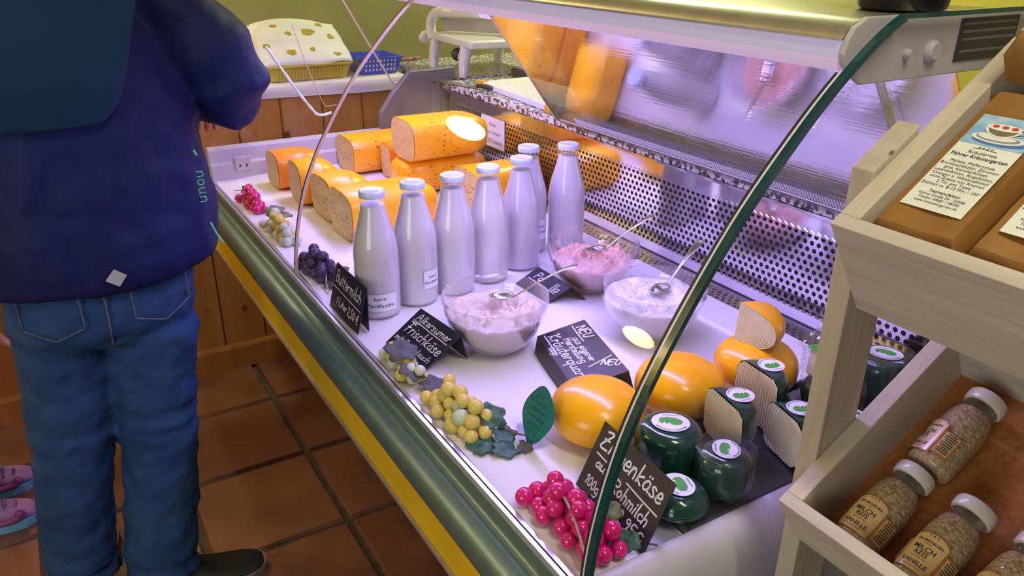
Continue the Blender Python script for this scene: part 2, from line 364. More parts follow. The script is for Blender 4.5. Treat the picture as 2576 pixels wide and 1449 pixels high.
def thing(name, loc, label, cat, group=None):
    o = bpy.data.objects.new(name, None); o.empty_display_size = 0.05; o.location = loc; COL.objects.link(o)
    o['_w'] = tuple(loc)
    return tag(o, label, cat, group)

def struct(name, mb, m, **k):
    o = build(name, mb, m, **k); o['kind'] = 'structure'; return o

def dup(root, loc, rotz=None, label=None):
    r = root.copy(); COL.objects.link(r); r.location = loc; r['_w'] = tuple(loc)
    if rotz is not None: r.rotation_euler = (0, 0, rotz)
    if label: r['label'] = label
    for ch in list(root.children):
        c = ch.copy(); COL.objects.link(c); c.parent = r
        for g in ch.children:
            d = g.copy(); COL.objects.link(d); d.parent = c
    return r

def smoothpath(pts, k=6):
    """Catmull-Rom through the points"""
    P = [Vector(p) for p in pts]; out = []
    for i in range(len(P)-1):
        p0 = P[max(i-1, 0)]; p1 = P[i]; p2 = P[i+1]; p3 = P[min(i+2, len(P)-1)]
        for j in range(k):
            t = j/k
            out.append(0.5*((2*p1)+(p2-p0)*t+(2*p0-5*p1+4*p2-p3)*t*t+(3*p1-p0-3*p2+p3)*t**3))
    out.append(P[-1]); return out

# ------------------------------------------------------------------ lettering
HAND = {  # hand-drawn strokes, baseline 0, x-height 5, ascender 10
 'a': (5, ['4.2,4.3 2.5,5 .8,3.5 .9,1 2.3,0 4,1.6 4.3,4.7 4.2,1 5.2,.2']),
 'b': (5, ['.9,9.6 .8,5 .8,.5 2.6,0 4.2,1.6 3.9,4.2 2.4,4.9 .9,3.3']),
 'c': (4.4, ['3.9,4.3 2.4,5 .8,3.4 1,1 2.4,0 4.2,1']),
 'd': (5.2, ['4.2,4 2.5,5 .8,3.3 1,1 2.4,0 4,1.7 4.6,9.6', '4.3,3 4.5,.4 5.3,.1']),
 'e': (4.5, ['.9,2.4 4,3 3.5,4.7 2,5 .8,3 1,.9 2.5,0 4.4,1']),
 'f': (3.4, ['3.6,9 2.4,9.6 1.6,8 1.5,-2', '.3,5 3.2,5.2']),
 'g': (5, ['4.2,4.2 2.4,5 .8,3.4 1,1.2 2.4,.3 4,2 4.3,4.8 4.2,-2 2.4,-4 .6,-2.8']),
 'h': (5, ['.9,9.7 .8,0', '.9,3.3 2.6,5 4,3.8 4.1,0']),
 'i': (2.2, ['1.2,5 1.1,0', '1.3,7.2 1.4,7.5']),
 'k': (4.8, ['.9,9.7 .8,0', '4.2,5 .9,2.3 4.4,0']),
 'l': (2.2, ['1.2,9.8 1.1,.6 1.9,.1']),
 'm': (7.2, ['.8,5 .8,0', '.9,3.3 2.3,5 3.6,3.9 3.6,0', '3.7,3.3 5.1,5 6.4,3.9 6.4,0']),
 'n': (5, ['.8,5 .8,0', '.9,3.3 2.6,5 4,3.8 4.1,0']),
 'o': (4.8, ['2.6,5 .8,3.5 .9,1.2 2.4,0 4.1,1.4 4,3.8 2.6,5']),
 'p': (5, ['.8,5 .8,-4', '.9,3.5 2.6,5 4.2,3.4 3.8,.8 2.2,0 .9,1.2']),
 'q': (5, ['4.1,4.2 2.4,5 .8,3.4 1,1 2.4,0 4,1.8', '4.3,5 4.2,-4']),
 'r': (3.8, ['.8,5 .8,0', '.9,3 2.1,4.8 3.6,4.7']),
 's': (4, ['3.6,4.5 2,5 .9,3.9 2.2,2.6 3.5,1.3 2.2,0 .5,.6']),
 't': (3.4, ['1.7,8.4 1.5,.8 2.8,.2', '.2,5.2 3.2,5.4']),
 'u': (5, ['.8,5 .9,1 2.2,0 3.9,1.5 4.1,5', '4.1,3 4.2,.5 5,.1']),
 'A': (6.4, ['.4,0 3,9.6 5.8,0', '1.4,3.4 4.9,3.6']),
 'B': (6, ['.9,9.6 .8,0', '.9,9.5 4.4,9.2 4.4,5.6 1,5.1', '1,5.1 5.2,4.6 5,.6 .8,0']),
 'E': (5.4, ['4.8,9.5 .9,9.6 .8,0 4.9,.1', '.9,5 4.2,5.1']),
 'F': (5.6, ['5.8,9.4 .4,9.8', '2,9.6 1.6,0', '.6,5 4.4,5.2']),
 'H': (6.4, ['.9,9.6 .8,0', '5.4,9.7 5.3,0', '.9,4.8 5.3,5.1']),
 'I': (2, ['1,9.6 1,0']),
 'K': (6.2, ['.4,9.2 1.6,9.8 1.2,0', '5.4,9.5 1.3,4.8 5.8,0']),
 'L': (5, ['.9,9.6 .8,0 4.8,.2']),
 'N': (6.4, ['.8,0 .9,9.6 5.2,.2 5.4,9.7']),
 'P': (5.6, ['.9,9.6 .8,0', '.9,9.5 4.8,8.8 4.6,5.2 1,4.6']),
 'R': (5.8, ['.9,9.6 .8,0', '.9,9.5 4.8,8.8 4.6,5.4 1,4.8 5.4,0']),
 'U': (6.2, ['.8,9.6 .9,2 2.8,0 5,1.8 5.3,9.6']),
 'Z': (6.6, ['.8,9 5.6,9.6 .6,.4 6,.4', '1.2,4.8 5,5.4']),
 '0': (4.8, ['2.6,9 .9,6.5 .9,2.2 2.5,0 4.1,2.5 4,6.8 2.6,9']),
 '1': (3, ['.4,6.6 2.2,9.2 2,0']),
 '2': (4.8, ['.7,7.2 2.2,9 4,7.6 3.4,4.6 .6,.2 4.6,.2']),
 '5': (4.8, ['4.2,9 1.2,9 .9,5.2 3.2,5.4 4.1,2.8 2.8,.2 .6,.6']),
 '9': (4.6, ['4,6.8 2.4,9 .8,7 2.2,5 3.9,6.8 3.8,3 2.6,0']),
 ',': (2, ['1.2,.6 .7,-1.6']), '.': (2, ['1,.1 1.2,.4']),
 '€': (5, ['4.8,8.4 3,9 1.4,6.5 1.4,2.5 3,0 4.8,.8', '.2,5.4 3.6,5.6', '.2,3.6 3.4,3.8']), ' ': (3, [])}
def hand_strokes(text, cap, slant=0.12, jitter=0.25, rnd=None):
    """list of polylines (2D, in metres) for a hand-written word and its width; cap = height of an ascender"""
    k = cap/10.0; x = 0.0; out = []
    rnd = rnd or random.Random(len(text)*13+ord(text[0]))
    for ch in text:
        base = {'ä': 'a', 'ö': 'o', 'ü': 'u'}.get(ch, ch)
        wd, st = HAND[base]
        st = list(st)
        if base != ch: st += ['1.6,7 1.7,7.6', '3.4,7.1 3.5,7.7']
        for q in st:
            pts = [tuple(float(c) for c in p.split(',')) for p in q.split()]
            pts = [(a+rnd.uniform(-1, 1)*jitter, b+rnd.uniform(-1, 1)*jitter) for a, b in pts]
            pts = [((x+a+b*slant)*k, b*k, 0) for a, b in pts]
            out.append([(p.x, p.y) for p in smoothpath(pts, 4)])
        x += wd+0.5
    return out, x*k
def ribbon(mb, line, width, f):
    n = len(line); L = []; R_ = []
    for i in range(n):
        a = Vector(line[max(i-1, 0)]); b = Vector(line[min(i+1, n-1)]); d = b-a
        if d.length < 1e-9: d = Vector((1, 0))
        d.normalize(); p = Vector(line[i]); nn = Vector((-d.y, d.x))*width*0.5
        if i == 0: p = p-d*width*0.4
        if i == n-1: p = p+d*width*0.4
        L.append(f(p.x+nn.x, p.y+nn.y)); R_.append(f(p.x-nn.x, p.y-nn.y))
    mb.add(L+R_, [(i, i+1, n+i+1, n+i) for i in range(n-1)])
_tc = {}
def text2d(txt, size, align='CENTER', bold=0.0, space=1.0):
    key = (txt, align, bold, space)
    if key not in _tc:
        c = bpy.data.curves.new('t', 'FONT'); c.body = txt; c.size = 1.0; c.align_x = align; c.resolution_u = 2; c.offset = bold; c.space_character = space
        o = bpy.data.objects.new('t', c); COL.objects.link(o)
        dg = bpy.context.evaluated_depsgraph_get(); me = bpy.data.meshes.new_from_object(o.evaluated_get(dg))
        _tc[key] = ([(v.co.x, v.co.y) for v in me.vertices], [tuple(p.vertices) for p in me.polygons])
        bpy.data.objects.remove(o); bpy.data.curves.remove(c); bpy.data.meshes.remove(me)
    v, f = _tc[key]
    return [(a*size, b*size) for a, b in v], f
def print_text(mb, txt, size, x, y, f, align='CENTER', bold=0.0, space=1.0):
    v, fc = text2d(txt, size, align, bold, space)
    mb.add([f(x+a, y+b) for a, b in v], fc)

# ================================================================== the room
mb = MB().box((-3.7, -2.2, -0.06), (1.6, 3.4, -0.012)); floor = struct('floor', mb, 'grout')
tile = {}
rr = random.Random(3)
def tile_mesh(k):
    b = MB(); s = 0.1815; h = 0.012; q = 0.006
    n = 8; top = []; rim = []
    def wob(t): return 0.0014*sin(t*3.1+k*1.7)+0.001*sin(t*7.3+k)
    for j in range(4*n):
        e, u = divmod(j, n); u = u/n*2-1
        x, y = [(u, -1), (1, u), (-u, 1), (-1, -u)][e]
        top.append((x*(s-q)+wob(j)*0.6, y*(s-q)+wob(j+5)*0.6, 0.0)); rim.append((x*s+wob(j), y*s+wob(j+5), -h))
    m = 4*n
    b.add(top+rim, [tuple(range(m))]+[(i, m+i, m+(i+1) % m, (i+1) % m) for i in range(m)])
    return b
protos = []
for k in range(6):
    o = build('tile', tile_mesh(k), ['terracotta', 'terracotta_b', 'terracotta_c'][k % 3], floor); protos.append(o)
cells = [(i, j) for i in range(9) for j in range(7)]
for c, (i, j) in enumerate(cells):
    x = -2.345-0.38+0.38*i; y = 0.35-0.38*4+0.38*(j+0)
    if y > 1.0: continue
    p = protos[(i*5+j*3) % 6]
    if not p.get('used'): o = p; p['used'] = 1
    else: o = p.copy(); COL.objects.link(o)
    o.location = (x, y, 0.0); o.rotation_euler = (rr.uniform(-.004, .004), rr.uniform(-.004, .004), rr.choice((0, pi/2, pi, -pi/2)))
for p in protos:
    if 'used' in p: del p['used']
for o in floor.children:
    if 'used' in o: del o['used']

# half-height panelled partition at the far end (pine boards, skirting, white cloth on top)
XW = -2.837
mb = MB().box((XW-0.10, -2.2, 0.0), (XW-0.022, 1.255, 1.052)); wf = struct('wall_far', mb, 'case_dark')
k = 0
yb = 0.607-0.1545*18
pv = random.Random(11)
while yb < 1.20:
    b = MB()
    prof = [(yb+0.0015, XW-0.022), (yb+0.0015, XW-0.006), (yb+0.006, XW), (yb+0.1485, XW), (yb+0.153, XW-0.006), (yb+0.153, XW-0.022)]
    vs = [(x, y, 0.095) for y, x in prof]+[(x, y, 1.052) for y, x in prof]
    n = len(prof)
    b.add(vs, [(i, (i+1) % n, n+(i+1) % n, n+i) for i in range(n)]+[tuple(range(n)), tuple(range(n, 2*n))])
    o = build('plank', b, 'pine_%d' % (k % 3), wf)
    yb += 0.1545; k += 1
mb = MB().add([], [])
prof = [(XW-0.02, 0.0), (XW+0.016, 0.0), (XW+0.016, 0.088), (XW+0.010, 0.100), (XW-0.02, 0.100)]
n = len(prof); mb.add([(x, -2.2, z) for x, z in prof]+[(x, 1.25, z) for x, z in prof], [(i, (i+1) % n, n+(i+1) % n, n+i) for i in range(n)]+[tuple(range(n)), tuple(range(n, 2*n))])
struct('baseboard_far', mb, 'pine_0')
struct('wall_front', MB().box((-3.75, -2.40, 0.0), (-0.24, -2.28, 2.7)).box((1.34, -2.40, 0.0), (1.6, -2.28, 2.7)).box((-0.24, -2.40, 0.0), (1.34, -2.28, 0.76)).box((-0.24, -2.40, 2.14), (1.34, -2.28, 2.7)), 'wall_yellow')
wn = struct('added_window_1', MB().box((-0.24, -2.36, 0.76), (1.34, -2.32, 0.80)).box((-0.24, -2.36, 2.10), (1.34, -2.32, 2.14)).box((-0.24, -2.36, 0.80), (-0.20, -2.32, 2.10)).box((1.30, -2.36, 0.80), (1.34, -2.32, 2.10)).box((0.53, -2.36, 0.80), (0.57, -2.32, 2.10)), 'board_white')  # unseen window frame, made up to go with the added fill light
build('pane', MB().box((-0.20, -2.345, 0.80), (0.53, -2.340, 2.10)), 'clear_pane', wn); build('pane', MB().box((0.57, -2.345, 0.80), (1.30, -2.340, 2.10)), 'clear_pane', wn)
struct('wall_back', MB().box((-3.75, 3.25, 0.0), (1.6, 3.35, 2.7)), 'wall_yellow')
struct('wall_left', MB().box((-3.75, -2.3, 0.0), (-3.62, 3.35, 2.7)), 'wall_olive')
struct('ceiling', MB().box((-3.75, -2.3, 2.66), (1.6, 3.35, 2.72)), 'ceiling_paint')

# table behind the partition with a white cloth hanging over its front edge
ct = thing('side_table', (-3.22, 0.6, 0.0), 'white-clothed side table behind the pine board partition', 'table')
b = MB().box((-3.58, -1.6, 1.03), (XW-0.105, 1.25, 1.058)); build('table_top', b, 'pale_wood_v', ct)
for x in (-3.52, -3.02):
    for y in (-1.5, 1.15):
        build('leg', MB().box((x, y, 0.0), (x+0.05, y+0.05, 1.03)), 'pale_wood_v', ct)
cl = MB()
def clothf(u, v):
    y = -1.6+2.85*u
    s = v*0.80
    if s < 0.72: return (-3.58+s*(0.745+0.02)/0.72, y, 1.0615+0.0015*noise.noise(Vector((s*9, y*7, 1))))
    q = (s-0.72)/0.08
    return (XW+0.012+0.004*sin(y*19)+0.006*noise.noise(Vector((y*5, q, 3))), y, 1.060-q*(0.045+0.004*sin(y*7)))
cl.grid(clothf, 90, 24)
o = build('table_cloth', cl, 'cloth_white', smooth=True)
tag(o, 'white cloth spread over the side table, hanging over the pine boards', 'tablecloth')

# ================================================================== the refrigerated counter
XN, XF = -0.545, -2.51          # near and far end of the well
case = thing('display_counter', (-1.52, 0.95, 0.0), 'refrigerated glass-fronted cheese counter with granite worktop and yellow stripe', 'display counter')
build('base_cabinet', MB().box((XF, 0.76, 0.0), (XN, 1.70, 0.70)), 'case_dark', case)
build('well_body', MB().prism([(0.405, 0.662), (0.70, 0.56), (1.70, 0.56), (1.70, 0.80), (0.43, 0.80)], XF-0.03, XN+0.03), 'case_dark', case)
build('yellow_stripe', MB().prism([(0.400, 0.662), (0.410, 0.662), (0.410, 0.738), (0.400, 0.738)], XF-0.03, XN+0.03), 'fascia_yellow', case)
build('stripe_edge', MB().prism([(0.396, 0.653), (0.412, 0.653), (0.412, 0.661), (0.396, 0.661)], XF-0.03, XN+0.03), 'trim_light', case)
bp = []
for i in range(15):
    t = radians(-100-i*13.5)     # bulge: from bottom outward to the top
    bp.append((0.412+0.030*cos(t), 0.774+0.034*sin(t)))
bp = [(0.414, 0.738), (0.402, 0.738)] + bp[1:]
bp += [(0.414, 0.8075), (0.4185, 0.8085), (0.4225, 0.812), (0.4245, 0.820), (0.4255, 0.832), (0.434, 0.834), (0.434, 0.738)]
build('bumper', MB().prism(bp, XF-0.03, XN+0.03), 'bumper_paint', case, smooth=True, auto=50)
build('glass_rail', MB().prism([(0.4255, 0.828), (0.4315, 0.828), (0.4315, 0.843), (0.4255, 0.843)], XF-0.03, XN+0.03), 'trim_light', case)
build('rail_seal', MB().prism([(0.4315, 0.828), (0.4345, 0.828), (0.4345, 0.8405), (0.4315, 0.8405)], XF-0.03, XN+0.03), 'rubber_dark', case)
build('glass_rail', MB().prism([(0.4345, 0.828), (0.4405, 0.828), (0.4405, 0.8425), (0.4345, 0.8425)], XF-0.03, XN+0.03), 'trim_light', case)
build('deck', MB().box((XF, 0.44, 0.80), (XN, 1.245, 0.836)), 'steel', case)
# far end wall with a step and a socket plate
prof = [(0.80, XF-0.03), (0.80, XF+0.016), (0.888, XF+0.013), (0.896, XF+0.004), (0.934, XF), (0.940, XF-0.004), (0.940, XF-0.03)]
b = MB(); n = len(prof)
b.add([(x, 0.436, z) for z, x in prof]+[(x, 1.25, z) for z, x in prof], [(i, (i+1) % n, n+(i+1) % n, n+i) for i in range(n)]+[tuple(range(n)), tuple(range(n, 2*n))])
fe = build('end_wall', b, 'case_plastic', case)
sp = build('socket_plate', MB().box((XF+0.012, 0.508, 0.866), (XF+0.021, 0.556, 0.911)), 'case_plastic', case, bevel=0.002)
for y in (0.522, 0.542):
    build('socket_hole', MB().box((XF+0.0205, y-0.0025, 0.878), (XF+0.0218, y+0.0025, 0.887)), 'rubber_dark', sp)
# near end: light moulding outside the side pane, sloping down
prof = [(-0.552, 0.80), (-0.552, 0.848), (-0.546, 0.853), (-0.535, 0.852), (-0.522, 0.842), (-0.512, 0.822), (-0.508, 0.79), (-0.508, 0.60), (-0.552, 0.60)]
b = MB(); n = len(prof)
b.add([(x, 0.432, z) for x, z in prof]+[(x, 1.70, z) for x, z in prof], [(i, (i+1) % n, n+(i+1) % n, n+i) for i in range(n)]+[tuple(range(n)), tuple(range(n, 2*n))])
build('end_moulding', b, 'case_plastic', case, smooth=True, auto=50)
build('end_panel', MB().box((-0.55, 0.78, 0.0), (-0.515, 1.70, 0.62)), 'steel_dull', case)

# perforated back panel: hexagonal holes are real openings
YG = 1.25; PX = 0.0163; RZ = PX*0.866
b = MB(); Rc = PX/sqrt(3); Rh = 0.00545
ncol = int((XN-XF-0.05)/PX)
hexd = [(cos(pi/2+i*pi/3), sin(pi/2+i*pi/3)) for i in range(6)]
for row in range(12):
    for c in range(ncol):
        x = XF+0.03+c*PX+(PX/2 if row % 2 else 0); z = 0.858+row*0.01425
        vs = [(x+Rc*a, YG, z+Rc*d*1.009) for a, d in hexd]+[(x+Rh*a, YG, z+Rh*d) for a, d in hexd]
        b.add(vs, [(i, (i+1) % 6, 6+(i+1) % 6, 6+i) for i in range(6)])
g = build('perforated_panel', b, 'steel_mirror', case)
so = g.modifiers.new('thick', 'SOLIDIFY'); so.thickness = 0.0014; so.offset = 0
x0, x1 = XF+0.02, XN-0.006
build('panel_band', MB().box((x0-0.02, YG+0.0008, 1.0165), (x1, YG+0.002, 1.067)), 'steel_mirror', case)
build('panel_band', MB().prism([(1.236, 0.8365), (1.2515, 0.8555), (1.2525, 0.8550), (1.239, 0.8360)], x0-0.02, x1), 'steel_band', case)
build('panel_gap', MB().box((x0-0.02, 1.2335, 0.8362), (x1, 1.2365, 0.8385)), 'rubber_dark', case)
build('duct_back', MB().box((x0-0.02, 1.275, 0.80), (x1, 1.28, 1.06)), 'case_dark', case)
b = MB()
for r in range(3):
    for c in range(110):
        x = XF+0.04+c*0.0172+(0.0086 if r % 2 else 0); y = 1.180+r*0.0125
        b.add([(x-0.0045, y-0.002, 0.8368), (x+0.002, y-0.003, 0.8368), (x+0.0045, y+0.002, 0.8368), (x-0.002, y+0.003, 0.8368)], [(0, 1, 2, 3)])
o = build('air_slots', b, 'rubber_dark', case); o['kind'] = 'stuff'
# granite worktop on the staff side
build('granite_top', MB().box((XF+0.02, 1.236, 1.066), (XN, 1.76, 1.086)), 'granite', case, bevel=0.002)
build('chrome_edge', MB().box((XF+0.02, 1.2335, 1.0600), (XN, 1.243, 1.0655)), 'steel_mirror', case)
build('rear_cabinet', MB().box((XF+0.02, 1.285, 0.0), (XN, 1.74, 1.056)), 'steel_dull', case)
# moulded far end cap of the rear wall
b = MB(); prof = [(1.00, 0.80), (1.012, 0.995), (1.060, 1.058), (1.126, 1.126), (1.185, 1.126), (1.30, 1.130), (1.30, 0.80)]
b.prism(prof, XF-0.03, XF-0.002); build('end_cap', b, 'cap_grey', case, bevel=0.006, bseg=3)
build('end_wall_rear', MB().box((XF-0.03, 1.20, 0.80), (XF+0.012, 1.232, 1.08)), 'cap_grey', case, bevel=0.004)

# curved front glass
GP = [(0.4365, 0.838), (0.443, 0.90), (0.456, 0.965), (0.477, 1.035), (0.506, 1.10), (0.540, 1.16), (0.580, 1.222), (0.622, 1.280), (0.668, 1.333), (0.716, 1.383), (0.762, 1.424), (0.800, 1.452), (0.830, 1.468)]
GP = [(p.x, p.y) for p in smoothpath([(a, c, 0) for a, c in GP], 3)]
for xa, xb in ((XF-0.01, -1.6655), (-1.6565, -0.5557)):
    build('front_glass', MB().strip(GP, xa, xb, 0.005), 'clear_pane', case, smooth=True, auto=40)
build('glass_joint', MB().strip(GP, -1.6660, -1.6608, 0.006), 'rubber_dark', case, smooth=True, auto=40)
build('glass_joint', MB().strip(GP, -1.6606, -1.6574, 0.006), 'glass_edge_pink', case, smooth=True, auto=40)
# near side pane with its thick polished edge
side = GP+[(1.20, 1.468), (1.29, 1.09), (1.25, 0.845)]
build('side_glass', MB().prism(side, -0.549, -0.541), 'clear_pane', case)
EP = GP+[(1.20, 1.466)]
build('side_glass_edge', MB().strip(GP, -0.5485, -0.5395, 0.007), 'glass_edge', case, smooth=True, auto=40)
build('side_glass_edge', MB().box((-0.5470, 0.83, 1.4635), (-0.5420, 1.20, 1.4690)), 'glass_edge', case)
EL = [p for p in GP if p[1] < 1.412]
build('side_glass_edge', MB().strip(EL, -0.5515, -0.5488, 0.005), 'glass_edge_light', case, smooth=True, auto=40)
build('side_glass_edge', MB().strip(EL, -0.5555, -0.5518, 0.006), 'rubber_dark', case, smooth=True, auto=40)
# far side pane: sloped edges; the aqua beads imitate a lamp's reflection
b = MB().prism(GP+[(1.15, 1.468), (1.22, 1.10), (1.0, 0.944), (0.44, 0.944)], XF-0.012, XF-0.006); build('side_glass', b, 'clear_pane', case)
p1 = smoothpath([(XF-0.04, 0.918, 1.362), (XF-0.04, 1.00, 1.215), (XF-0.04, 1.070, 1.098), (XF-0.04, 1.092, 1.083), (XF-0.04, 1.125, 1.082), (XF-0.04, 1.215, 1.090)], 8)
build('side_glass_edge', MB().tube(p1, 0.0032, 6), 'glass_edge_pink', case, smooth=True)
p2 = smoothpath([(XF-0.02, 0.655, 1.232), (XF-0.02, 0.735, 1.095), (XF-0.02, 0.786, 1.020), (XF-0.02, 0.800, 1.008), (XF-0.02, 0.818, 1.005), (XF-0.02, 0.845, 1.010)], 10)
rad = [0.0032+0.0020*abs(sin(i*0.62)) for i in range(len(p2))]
build('side_glass_edge', MB().tube(p2, rad, 8), 'edge_glint_aqua', case, smooth=True)
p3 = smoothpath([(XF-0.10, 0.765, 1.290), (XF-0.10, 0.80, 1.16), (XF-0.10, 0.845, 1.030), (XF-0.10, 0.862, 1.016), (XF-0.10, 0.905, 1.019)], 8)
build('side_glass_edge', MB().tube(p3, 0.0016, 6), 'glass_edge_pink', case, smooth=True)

# canopy shelf
cp = [(1.06, 1.465), (0.795, 1.465), (0.780, 1.461), (0.768, 1.453), (0.7625, 1.445), (0.7625, 1.443), (1.06, 1.443)]
build('canopy_top', MB().prism(cp, XF+0.01, -0.5642), 'canopy_metal', case, smooth=True, auto=35)
build('canopy_lip', MB().box((XF+0.01, 0.7575, 1.4425), (-0.5642, 0.766, 1.4455)), 'trim_light', case)
build('glowing_lip', MB().prism([(0.7600, 1.4425), (0.7590, 1.432), (0.7590, 1.424), (0.766, 1.424), (0.766, 1.4425)], XF+0.01, -0.5642), 'glowing_lip', case, smooth=True, auto=50)  # front lip of the canopy, its glow put in as emission
build('glowing_lip', MB().prism([(0.7590, 1.424), (0.7615, 1.412), (0.766, 1.4095), (0.769, 1.412), (0.766, 1.424)], XF+0.01, -0.5642), 'glowing_lip_low', case, smooth=True, auto=50)
build('canopy_underside', MB().box((XF+0.01, 0.766, 1.424), (-0.5642, 1.06, 1.4425)), 'lip_metal', case)
br = [(0.790, 1.466), (0.770, 1.456), (0.761, 1.443), (0.7575, 1.429), (0.760, 1.419), (0.775, 1.405), (0.797, 1.3935), (1.16, 1.3935), (1.16, 1.466)]
cb = build('canopy_bracket', MB().prism(br, -0.5635, -0.5565), 'bracket_grey', case, bevel=0.0015)
b = MB()
for (y, z, r) in ((0.867, 1.424, 0.0055), (0.915, 1.424, 0.013)):
    p = MB().lathe([(0, 0.006), (r*0.75, 0.006), (r, 0.003), (r, 0.0)], 20)
    p.xf(lambda q: Vector((-0.5565+q.z*1.4, y+q.x, z+q.y)))
    build('bracket_screw', p, 'bracket_grey', cb, smooth=True, auto=40)
bl = build('bracket_plate', MB().box((-0.5565, 0.965, 1.408), (-0.5545, 1.09, 1.458)), 'case_dark', cb)
b = MB()
for z in (1.450, 1.441, 1.432, 1.418): b.box((-0.5546, 0.972, z), (-0.5542, 1.085, z+0.003))
build('plate_print', b, 'cap_grey', cb)
# strip lamp under the canopy, hidden behind the lip
lamp = build('strip_lamp', MB().prism([(0.795+0.009*cos(t*pi/6), 1.4185+0.006*sin(t*pi/6)) for t in range(12)], XF+0.10, -0.62), 'tube_lamp', case, smooth=True, auto=50)
LAMP = area('strip_lamp_light', ((XF-0.62)/2-0.02, 0.80, 1.410), (0, radians(0), 0), 1.84, 0.06, 11.0, (0.45, 0.335, 1.0))

# sloped sliding panes at the back of the display
PB, PT = Vector((0, 1.222, 1.087)), Vector((0, 0.992, 1.394))
pd = (PT-PB).normalized(); pn = Vector((0, pd.z, -pd.y))          # pn points to the staff side and up
def pane(xa, xb, back, name='sliding_pane'):
    b = MB(); o0 = pn*back; o1 = pn*(back+0.004)
    b.hexa([Vector((xa, 0, 0))+PB+o0, Vector((xb, 0, 0))+PB+o0, Vector((xb, 0, 0))+PB+o1, Vector((xa, 0, 0))+PB+o1,
            Vector((xa, 0, 0))+PT+o0, Vector((xb, 0, 0))+PT+o0, Vector((xb, 0, 0))+PT+o1, Vector((xa, 0, 0))+PT+o1])
    return build(name, b, 'rear_pane', case)
pa = pane(-1.765, -0.690, 0.0); pb_ = pane(-1.585, -0.672, 0.009); pc = pane(-0.666, -0.566, 0.0)
def pedge(x, par, back, mname='glass_edge_light', wd=0.003):
    b = MB(); o0 = pn*(back-0.001); o1 = pn*(back+0.005)
    b.hexa([Vector((x, 0, 0))+PB+o0, Vector((x+wd, 0, 0))+PB+o0, Vector((x+wd, 0, 0))+PB+o1, Vector((x, 0, 0))+PB+o1,
            Vector((x, 0, 0))+PT+o0, Vector((x+wd, 0, 0))+PT+o0, Vector((x+wd, 0, 0))+PT+o1, Vector((x, 0, 0))+PT+o1])
    build('pane_edge', b, mname, par)
pedge(-1.7675, pa, 0.0, 'glass_edge_pink', 0.0022); pedge(-1.5875, pb_, 0.009, 'glass_edge_pink', 0.002); pedge(-0.6725, pb_, 0.0085, 'glass_edge_light', 0.0045)
h0 = Vector((-1.700, 0, 0))+PB+pd*0.270; h1 = Vector((-1.700, 0, 0))+PB+pd*0.192
hp = [h0+pn*0.006, h0+pn*0.026, h0+pn*0.034-pd*0.006, h1+pn*0.034+pd*0.006, h1+pn*0.026, h1+pn*0.006]
build('pull_handle', MB().tube(smoothpath([h0+pn*0.006, h0+pn*0.020, h0+pn*0.032-pd*0.008, h0*0.5+h1*0.5+pn*0.034, h1+pn*0.032+pd*0.008, h1+pn*0.020, h1+pn*0.006], 6), 0.0062, 10), 'board_white', pa, smooth=True, auto=50)
# ribbed clear channel carrying the panes
ch = MB()
o0 = -pn*0.004
ch.hexa([Vector((-1.72, 0, 0))+PB+o0-pd*0.0, Vector((XN-0.02, 0, 0))+PB+o0, Vector((XN-0.02, 0, 0))+PB+o0-pn*0.003, Vector((-1.72, 0, 0))+PB+o0-pn*0.003,
         Vector((-1.72, 0, 0))+PB+o0+pd*0.052, Vector((XN-0.02, 0, 0))+PB+o0+pd*0.052, Vector((XN-0.02, 0, 0))+PB+o0+pd*0.052-pn*0.003, Vector((-1.72, 0, 0))+PB+o0+pd*0.052-pn*0.003])
chan = build('pane_channel', ch, 'clear_plastic', case)
rb = MB()
for c in range(170):
    x = -1.64+c*0.0066
    if x > XN-0.03: break
    a = Vector((x, 0, 0))+PB-pn*0.0075
    for s0, s1 in ((0.026, 0.044),):
        rb.hexa([a+pd*s0, a+pd*s0+Vector((0.0022, 0, 0)), a+pd*s0+Vector((0.0022, 0, 0))-pn*0.0015, a+pd*s0-pn*0.0015,
                 a+pd*s1, a+pd*s1+Vector((0.0022, 0, 0)), a+pd*s1+Vector((0.0022, 0, 0))-pn*0.0015, a+pd*s1-pn*0.0015])
o = build('channel_ribs', rb, 'glass_edge_light', chan); o['kind'] = 'stuff'
b = MB(); a = PB-pn*0.0078
b.hexa([Vector((-1.72,0,0))+a+pd*0.019, Vector((XN-0.02,0,0))+a+pd*0.019, Vector((XN-0.02,0,0))+a+pd*0.019-pn*0.001, Vector((-1.72,0,0))+a+pd*0.019-pn*0.001,
        Vector((-1.72,0,0))+a+pd*0.0215, Vector((XN-0.02,0,0))+a+pd*0.0215, Vector((XN-0.02,0,0))+a+pd*0.0215-pn*0.001, Vector((-1.72,0,0))+a+pd*0.0215-pn*0.001])
build('channel_bead', b, 'glass_edge_light', chan)

# paper liner on the deck
def paperf(u, v):
    x = XF+0.012+(XN-XF-0.022)*u; y = 0.4425+(1.168-0.4425)*v
    z = 0.8392
    wv = noise.noise(Vector((x*4, y*5, 0)))*0.0016+noise.noise(Vector((x*11, y*13, 2)))*0.0008
    fr = max(0.0, 1-(y-0.4425)/0.16)
    wv += fr*0.0055*noise.noise(Vector((x*9, y*16, 5)))+0.0012*abs(noise.noise(Vector((x*3.1+y*5, y*2-x*2, 8))))
    far = max(0.0, 1-(x-XF)/0.05)
    z += max(wv, -0.0018)*min(1.0, (x-XF)/0.03) + far*far*0.013*(0.6+0.4*sin(y*23))
    return (x, y, z)
o = build('paper_liner', MB().grid(paperf, 220, 84), 'paper', smooth=True)
tag(o, 'white paper sheet lining the counter deck under the cheeses', 'paper')

